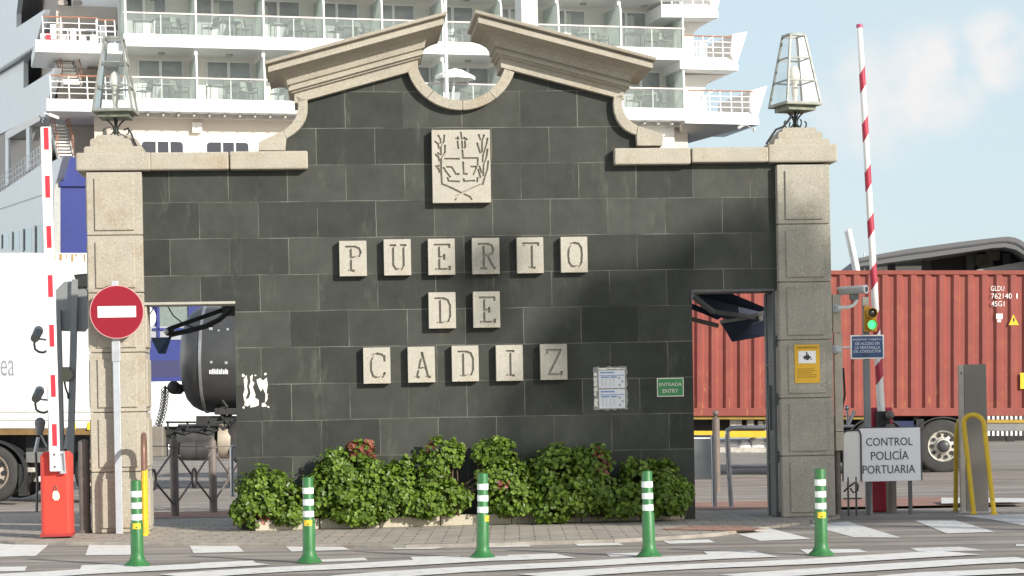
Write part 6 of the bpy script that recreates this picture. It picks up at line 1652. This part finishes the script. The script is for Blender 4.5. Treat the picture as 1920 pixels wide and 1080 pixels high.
# recesses behind the side openings: back walls, ceilings, windows
def stern_box(px0, px1, y0, y1, zlo, zhi): return MB().box(S.hit(px0, 150).x, S.hit(px1, 150).x, y0, y1, zlo, zhi)
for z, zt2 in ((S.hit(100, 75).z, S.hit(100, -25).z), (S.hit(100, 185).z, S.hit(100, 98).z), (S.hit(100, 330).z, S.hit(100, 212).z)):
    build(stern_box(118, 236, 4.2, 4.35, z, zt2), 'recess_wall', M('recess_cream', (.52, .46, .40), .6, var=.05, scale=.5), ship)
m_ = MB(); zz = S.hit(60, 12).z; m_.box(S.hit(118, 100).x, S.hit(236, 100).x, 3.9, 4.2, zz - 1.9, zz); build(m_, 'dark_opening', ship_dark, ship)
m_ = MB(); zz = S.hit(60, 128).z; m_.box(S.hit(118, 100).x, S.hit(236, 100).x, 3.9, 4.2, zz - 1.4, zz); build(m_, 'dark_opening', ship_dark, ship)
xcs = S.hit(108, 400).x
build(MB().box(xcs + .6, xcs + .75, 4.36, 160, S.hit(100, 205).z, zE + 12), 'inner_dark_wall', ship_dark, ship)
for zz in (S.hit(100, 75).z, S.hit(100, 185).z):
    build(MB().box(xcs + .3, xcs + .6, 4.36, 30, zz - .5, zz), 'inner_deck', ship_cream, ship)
for (px, py) in ((118, 5), (145, 5), (168, 106)):
    c = S.hit(px, py, -3.85); m_ = MB(); m_.prism(rrect(c.x - .22, c.x + .22, c.z - .11, c.z + .11, .1), 3.83, 3.9); build(m_, 'porthole', ship_dark, ship)
# wing slabs
zA1 = S.hit(100, 75).z; zB1 = S.hit(100, 185).z
xa, xb, xc = S.hit(66, 85).x, S.hit(87, 195).x, S.hit(175, 85).x
m_ = MB(); m_.cbox(xa, xc, -.02, 4.2, zA1 - .53, zA1, .03); m_.box(xc - .01, xw0, .35, 4.2, zA1 - .45, zA1 - .02); build(m_, 'wing_deck', ship_white, ship)
m_ = MB(); m_.cbox(xb, xw0 + .05, -.02, 4.2, zB1 - .53, zB1, .03); build(m_, 'wing_deck', ship_white, ship)
def railing(x0, x1, z, y_, posts, teak=True, h=1.0, n=3):
    m_ = MB(); m_.tube([(x0, y_, z + h), (x1, y_, z + h)], .035, 6); rl = build(m_, 'railing', ship_rail if teak else ship_white, ship, smooth=True)
    m_ = MB()
    for k in range(1, n + 1): m_.tube([(x0, y_, z + h * k / (n + 1)), (x1, y_, z + h * k / (n + 1))], .02, 5)
    for k in range(posts): x = x0 + (x1 - x0) * k / (posts - 1); m_.tube([(x, y_, z), (x - .03, y_, z + h)], .03, 5)
    build(m_, 'rail_bars', ship_white, rl, smooth=True)
railing(xa + .35, xc + .2, zA1, .1, 4); railing(xc + .2, xw0 - .3, zA1, .5, 3); railing(xb + .2, xw0, zB1, .1, 5)
railing(xa + 1., xw0, zA1, 2.6, 6, False, .9)
m_ = MB(); random.seed(8)
for k in range(8): x = xa + .3 + k * .42; m_.box(x, x + .24, 1.5, 1.9, zA1, zA1 + random.uniform(.4, .95))
build(m_, 'deck_lockers', ship_white, ship)
m_ = MB(); c = S.hit(91, 65, -1.2); m_.box(c.x - .1, c.x + .1, 1.2, 1.4, zA1, zA1 + .5); build(m_, 'red_box', red_dark, ship)
# stairs
def stairs(px0, py0, px1, py1, wpx, dep, n=9):
    a, b = S.hit(px0, py0, -dep), S.hit(px1, py1, -dep + 1.2)
    w_ = wpx * .0227; m_ = MB()
    for k in range(n):
        p = a.lerp(b, (k + .5) / n); m_.box(p.x, p.x + w_, p.y - .14, p.y + .14, p.z - .03, p.z + .03)
    st_ = build(m_, 'stairs', ship_cream, ship)
    m_ = MB()
    for off in (-.05, w_ + .05): m_.bar(a + Vector((off, 0, 0)), b + Vector((off, 0, 0)), .05, .22)
    build(m_, 'stringer', ship_grey, st_)
    m_ = MB()
    for off in (-.05, w_ + .05):
        m_.tube([a + Vector((off, 0, .9)), b + Vector((off, 0, .9))], .03, 6)
        for k in range(6): p = a.lerp(b, k / 5) + Vector((off, 0, 0)); m_.tube([p, p + Vector((0, 0, .9))], .015, 5)
    build(m_, 'stair_rail', ship_rail, st_, smooth=True)
stairs(100, 102, 120, 160, 30, 2.6); stairs(97, 234, 112, 300, 24, 2.6, 11)
# lower promenade posts, windows and rail on the side
for (px, y0, y1) in ((11, 246, 345), (50, 228, 318)):
    build(side_prism(((px - 3, y0 + 3), (px + 3, y0), (px + 3.5, y1), (px - 2.5, y1 + 4)), .05, .18), 'promenade_post', ship_cool, ship)
build(side_prism(((-40, 230), (96, 200), (110, 300), (-40, 400)), 2.2, 2.4), 'promenade_wall', M('promenade_cream', (.50, .45, .40), .6, var=.06, scale=.5), ship)
for pts in (((16, 288), (27, 284), (27, 306), (16, 311)), ((44, 274), (62, 268), (62, 297), (44, 303)), ((-5, 300), (4, 296), (4, 330), (-5, 335))):
    build(side_prism(pts, 2.1, 2.2), 'promenade_window', win_glass, ship)
m_ = MB(); T = S.I @ SIDE.M
for k in range(16):
    px = -8 + k * 5.6; py = 366 - (px) * .684; a = SIDE.hit(px, py, -.05); m_.tube([T @ a, T @ (a + Vector((0, 0, 1.0)))], .035, 5)
for h_ in (.35, .68, 1.0): m_.tube([T @ (SIDE.hit(-10, 367.8, -.05) + Vector((0, 0, h_))), T @ (SIDE.hit(78, 312.6, -.05) + Vector((0, 0, h_)))], .03, 5)
build(m_, 'promenade_railing', ship_white, ship, smooth=True)
m_ = side_prism(((10, 247), (86, 206), (96, 213), (10, 262)), .03, 2.3); build(m_, 'promenade_ceiling', ship_cream, ship)
c = S.hit(97, 217, .1); m_ = MB(); m_.bar(c + Vector((-.1, 0, .06)), c + Vector((.28, -.1, -.1)), .16, .12); m_.bar(c + Vector((-.1, 0, .06)), c + Vector((-.3, .1, .12)), .06, .06); build(m_, 'deck_floodlight', white_paint, ship)
m_ = MB(); c = S.hit(81, 226, .1); m_.tube([c + Vector((.12 * math.cos(a), 0, .13 * math.sin(a))) for a in [i * .6 for i in range(10)]] + [c + Vector((-.16, 0, .2))], .022, 5); build(m_, 'cable_coil', black_m, ship, smooth=True)
# right wing terraces
def sp(pts, y0, y1, nm, mt): return build(MB().prism([S.xz(*p) for p in pts], y0, y1), nm, mt, ship)
sp(((1275, 106), (1363, 108), (1384.5, 122), (1384.5, 132), (1275, 129)), -.01, 4.5, 'wing_deck', ship_white)
sp(((1285, 208.5), (1403, 211), (1423, 222), (1423, 234), (1285, 231)), -.01, 4.5, 'wing_deck', ship_white)
sp(((1240, 8), (1325, 8), (1347, 22), (1347, 33), (1240, 32)), -.01, 4.5, 'wing_deck', ship_white)
sp(((1384.5, 124), (1374, 98), (1377, 62), (1406, 57)), .3, 4.5, 'wing_bulwark', M('bulwark_warm', (.66, .63, .60), .5, var=.04))
sp(((1423, 224), (1408, 200), (1412, 168), (1443, 159)), .3, 4.5, 'wing_bulwark', MATS['bulwark_warm'])
sp(((1347, 24), (1336, 8), (1338, -30), (1362, -30)), .3, 4.5, 'wing_bulwark', MATS['bulwark_warm'])
sp(((1280, 33), (1346, 33), (1330, 41), (1318, 52), (1312, 68), (1311, 107), (1280, 107)), 1.2, 4.2, 'wing_wall', ship_cream)
sp(((1286, 132), (1384, 132), (1360, 138), (1344, 148), (1336, 163), (1335, 210), (1286, 210)), 1.2, 4.2, 'wing_wall', ship_cream)
q = [S.hit(1278, 232, 0), S.hit(1421, 233, 0), S.hit(1337, 256, -3), S.hit(1278, 272, -3)]
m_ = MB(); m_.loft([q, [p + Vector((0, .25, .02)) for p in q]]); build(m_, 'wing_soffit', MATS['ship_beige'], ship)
sp(((1180, 214), (1278, 216), (1278, 330), (1180, 330)), 1.0, 1.4, 'lower_wall', ship_cream)
zr = S.hit(1330, 108).z; railing(S.hit(1284, 108).x, S.hit(1376, 108).x, zr, .12, 6)
zr = S.hit(1330, 210).z; railing(S.hit(1292, 210).x, S.hit(1414, 210).x, zr, .12, 7)
zr = S.hit(1300, 8).z; railing(S.hit(1242, 8).x, S.hit(1340, 8).x, zr, .12, 6)
for (px, py) in ((1306, 90), (1306, 192)):
    c = S.hit(px, py, -.5); m_ = MB()
    for k in range(5): m_.box(c.x - .5 + k * .22, c.x - .38 + k * .22, .5, .55, c.z - .4, c.z + .35)
    m_.bar((c.x - .55, .52, c.z - .4), (c.x + .9, .52, c.z + .6), .05, .05)
    build(m_, 'gate_bars', ship_white, ship)
c = S.hit(1408, 240, .2); m_ = MB(); m_.tube([c + Vector((-.5, 0, .05)), c + Vector((-.2, 0, .12)), c, c + Vector((.18, 0, -.05))], .03, 6); m_.bar(c + Vector((-.65, 0, -.02)), c + Vector((-.4, 0, .12)), .14, .12); m_.bar(c + Vector((.15, 0, -.15)), c + Vector((.2, 0, 0)), .1, .1); build(m_, 'deck_floodlight', ship_grey, ship)
# keel to the water and the bulk of the ship behind the stern
m_ = MB(); m_.box(xB0 + .9, xB1 - .3, 4.4, 160, sb.z, zE + 12); build(m_, 'superstructure', ship_white, ship)

# balcony furniture: chairs and tables behind the glass
def chair_at(x, y, z, rot, deck):
    t = thing('balcony_chair', 'grey balcony chair behind glass on the %s row of ship balconies' % deck, 'chair', (0, 0, 0), S, 'chairs on the %s balconies of the ship' % deck)
    m_ = MB(); m_.box(-.26, .26, -.25, .25, .40, .44); build(m_, 'seat', furn, t)
    m_ = MB(); m_.loft([[(-.26, .22, .46), (.26, .22, .46), (.26, .25, .46), (-.26, .25, .46)], [(-.26, .36, .92), (.26, .36, .92), (.26, .39, .92), (-.26, .39, .92)]]); build(m_, 'backrest', furn, t)
    m_ = MB()
    for sx in (-.27, .27):
        m_.tube([(sx, -.24, 0), (sx, -.24, .62), (sx, .28, .64)], .02, 5); m_.tube([(sx, .22, 0), (sx, .26, .5), (sx, .38, .92)], .02, 5)
    build(m_, 'frame', furn, t)
    return t
def table_at(deck):
    t = thing('balcony_table', 'small grey table behind glass on the %s row of ship balconies' % deck, 'table', (0, 0, 0), S, 'tables on the %s balconies of the ship' % deck)
    m_ = MB(); m_.box(-.42, .42, -.3, .3, .68, .72); build(m_, 'tabletop', furn, t)
    for sx in (-.38, .38):
        for sy in (-.26, .26): m_ = MB(); m_.box(sx - .02, sx + .02, sy - .02, sy + .02, 0, .68); build(m_, 'leg', furn, t)
    return t
random.seed(21)
for deck, z in (('upper', zA), ('lower', zB)):
    ch0 = chair_at(0, 0, 0, 0, deck); tb0 = table_at(deck); fc = ft = True
    for i in range(9):
        x0, x1 = xd[i], xd[i + 1]; w_ = x1 - x0
        lay = [(.25, 'c', -60), (.52, 't', 0), (.76, 'c', 40)] if (i + (deck == 'lower')) % 2 else [(.3, 't', 0), (.55, 'c', 170), (.78, 'c', 30)]
        if deck == 'lower' and i in (3, 4, 6): continue
        for f, kd, rot in lay:
            src = ch0 if kd == 'c' else tb0; first = fc if kd == 'c' else ft
            o = src if first else copy_tree(src)
            if kd == 'c': fc = False
            else: ft = False
            o.matrix_world = S.M @ Matrix.Translation((x0 + w_ * f + random.uniform(-.1, .1), random.uniform(.65, 1.05), z + .003)) @ Matrix.Rotation(R(rot + random.uniform(-15, 15)), 4, 'Z')
# white parasol on the lower balcony deck behind the ring opening
t = thing('white_parasol', 'white parasol on a leaning pole seen through the opening of the pediment', 'parasol', S.hit(848, 200, .35), S)
a, b = S.hit(846, 205, .35), S.hit(853, 140, .35)
m_ = MB(); m_.tube([a, b], .05, 8); build(m_, 'pole', white_paint, t, smooth=True)
m_ = MB(); c = S.hit(853, 128, .35)
m_.loft([[(c.x + rx * math.cos(k * math.pi / 4), c.y + rx * .8 * math.sin(k * math.pi / 4), c.z - d0) for k in range(8)] for rx, d0 in ((.03, 0), (.35, .08), (.92, .36), (.92, .50), (.3, .20), (.03, .12))]); build(m_, 'canopy', white_sign, t)

# ------------------------------------------------------------------ tree outside the frame whose shade falls on the right of the gate
TT = 48.0
def sunward(px, py, dist): return GATE.M @ GATE.hit(px, py) + to_sun * dist
c1 = sunward(1335, 770, TT); c2 = sunward(1730, 800, TT + 1)
base = Vector((c1.x + .7, c1.y + .2, 0))
t = thing('shade_tree', 'leafy street tree across the road that shades the right of the gate', 'tree', base)
rng = random.Random(31); fol = MB(); tr = MB()
def crown(c, rad, n_, size):
    for _ in range(n_):
        v = Vector((rng.gauss(0, 1), rng.gauss(0, 1), rng.gauss(0, 1))).normalized() * rad * rng.uniform(.0, 1) ** .4
        leaf(fol, c + v, Vector((rng.gauss(0, 1), rng.gauss(0, 1), rng.gauss(0, 1))), rng.uniform(size * .7, size * 1.2), rng)
crown(c1, 1.9, 740, .34); crown(c2, 1.8, 560, .34)
crown(sunward(905, 500, TT), .30, 50, .2); crown(sunward(905, 590, TT), .2, 18, .18); crown(sunward(1180, 640, TT), .8, 190, .3)
tr.tube([base, base + Vector((0, 0, 3)), base + Vector((-.2, 0, 6)), c1 + Vector((.2, 0, -1))], [.30, .24, .2, .12], 10)
tr.tube([base + Vector((-.2, 0, 6.5)), c2 + Vector((-.8, 0, -.8))], [.14, .07], 8); tr.tube([c1, sunward(1100, 560, TT), sunward(905, 500, TT)], [.08, .03, .01], 6)
build(fol, 'crown', leaf_g, t); build(tr, 'trunk', twig, t, smooth=True)
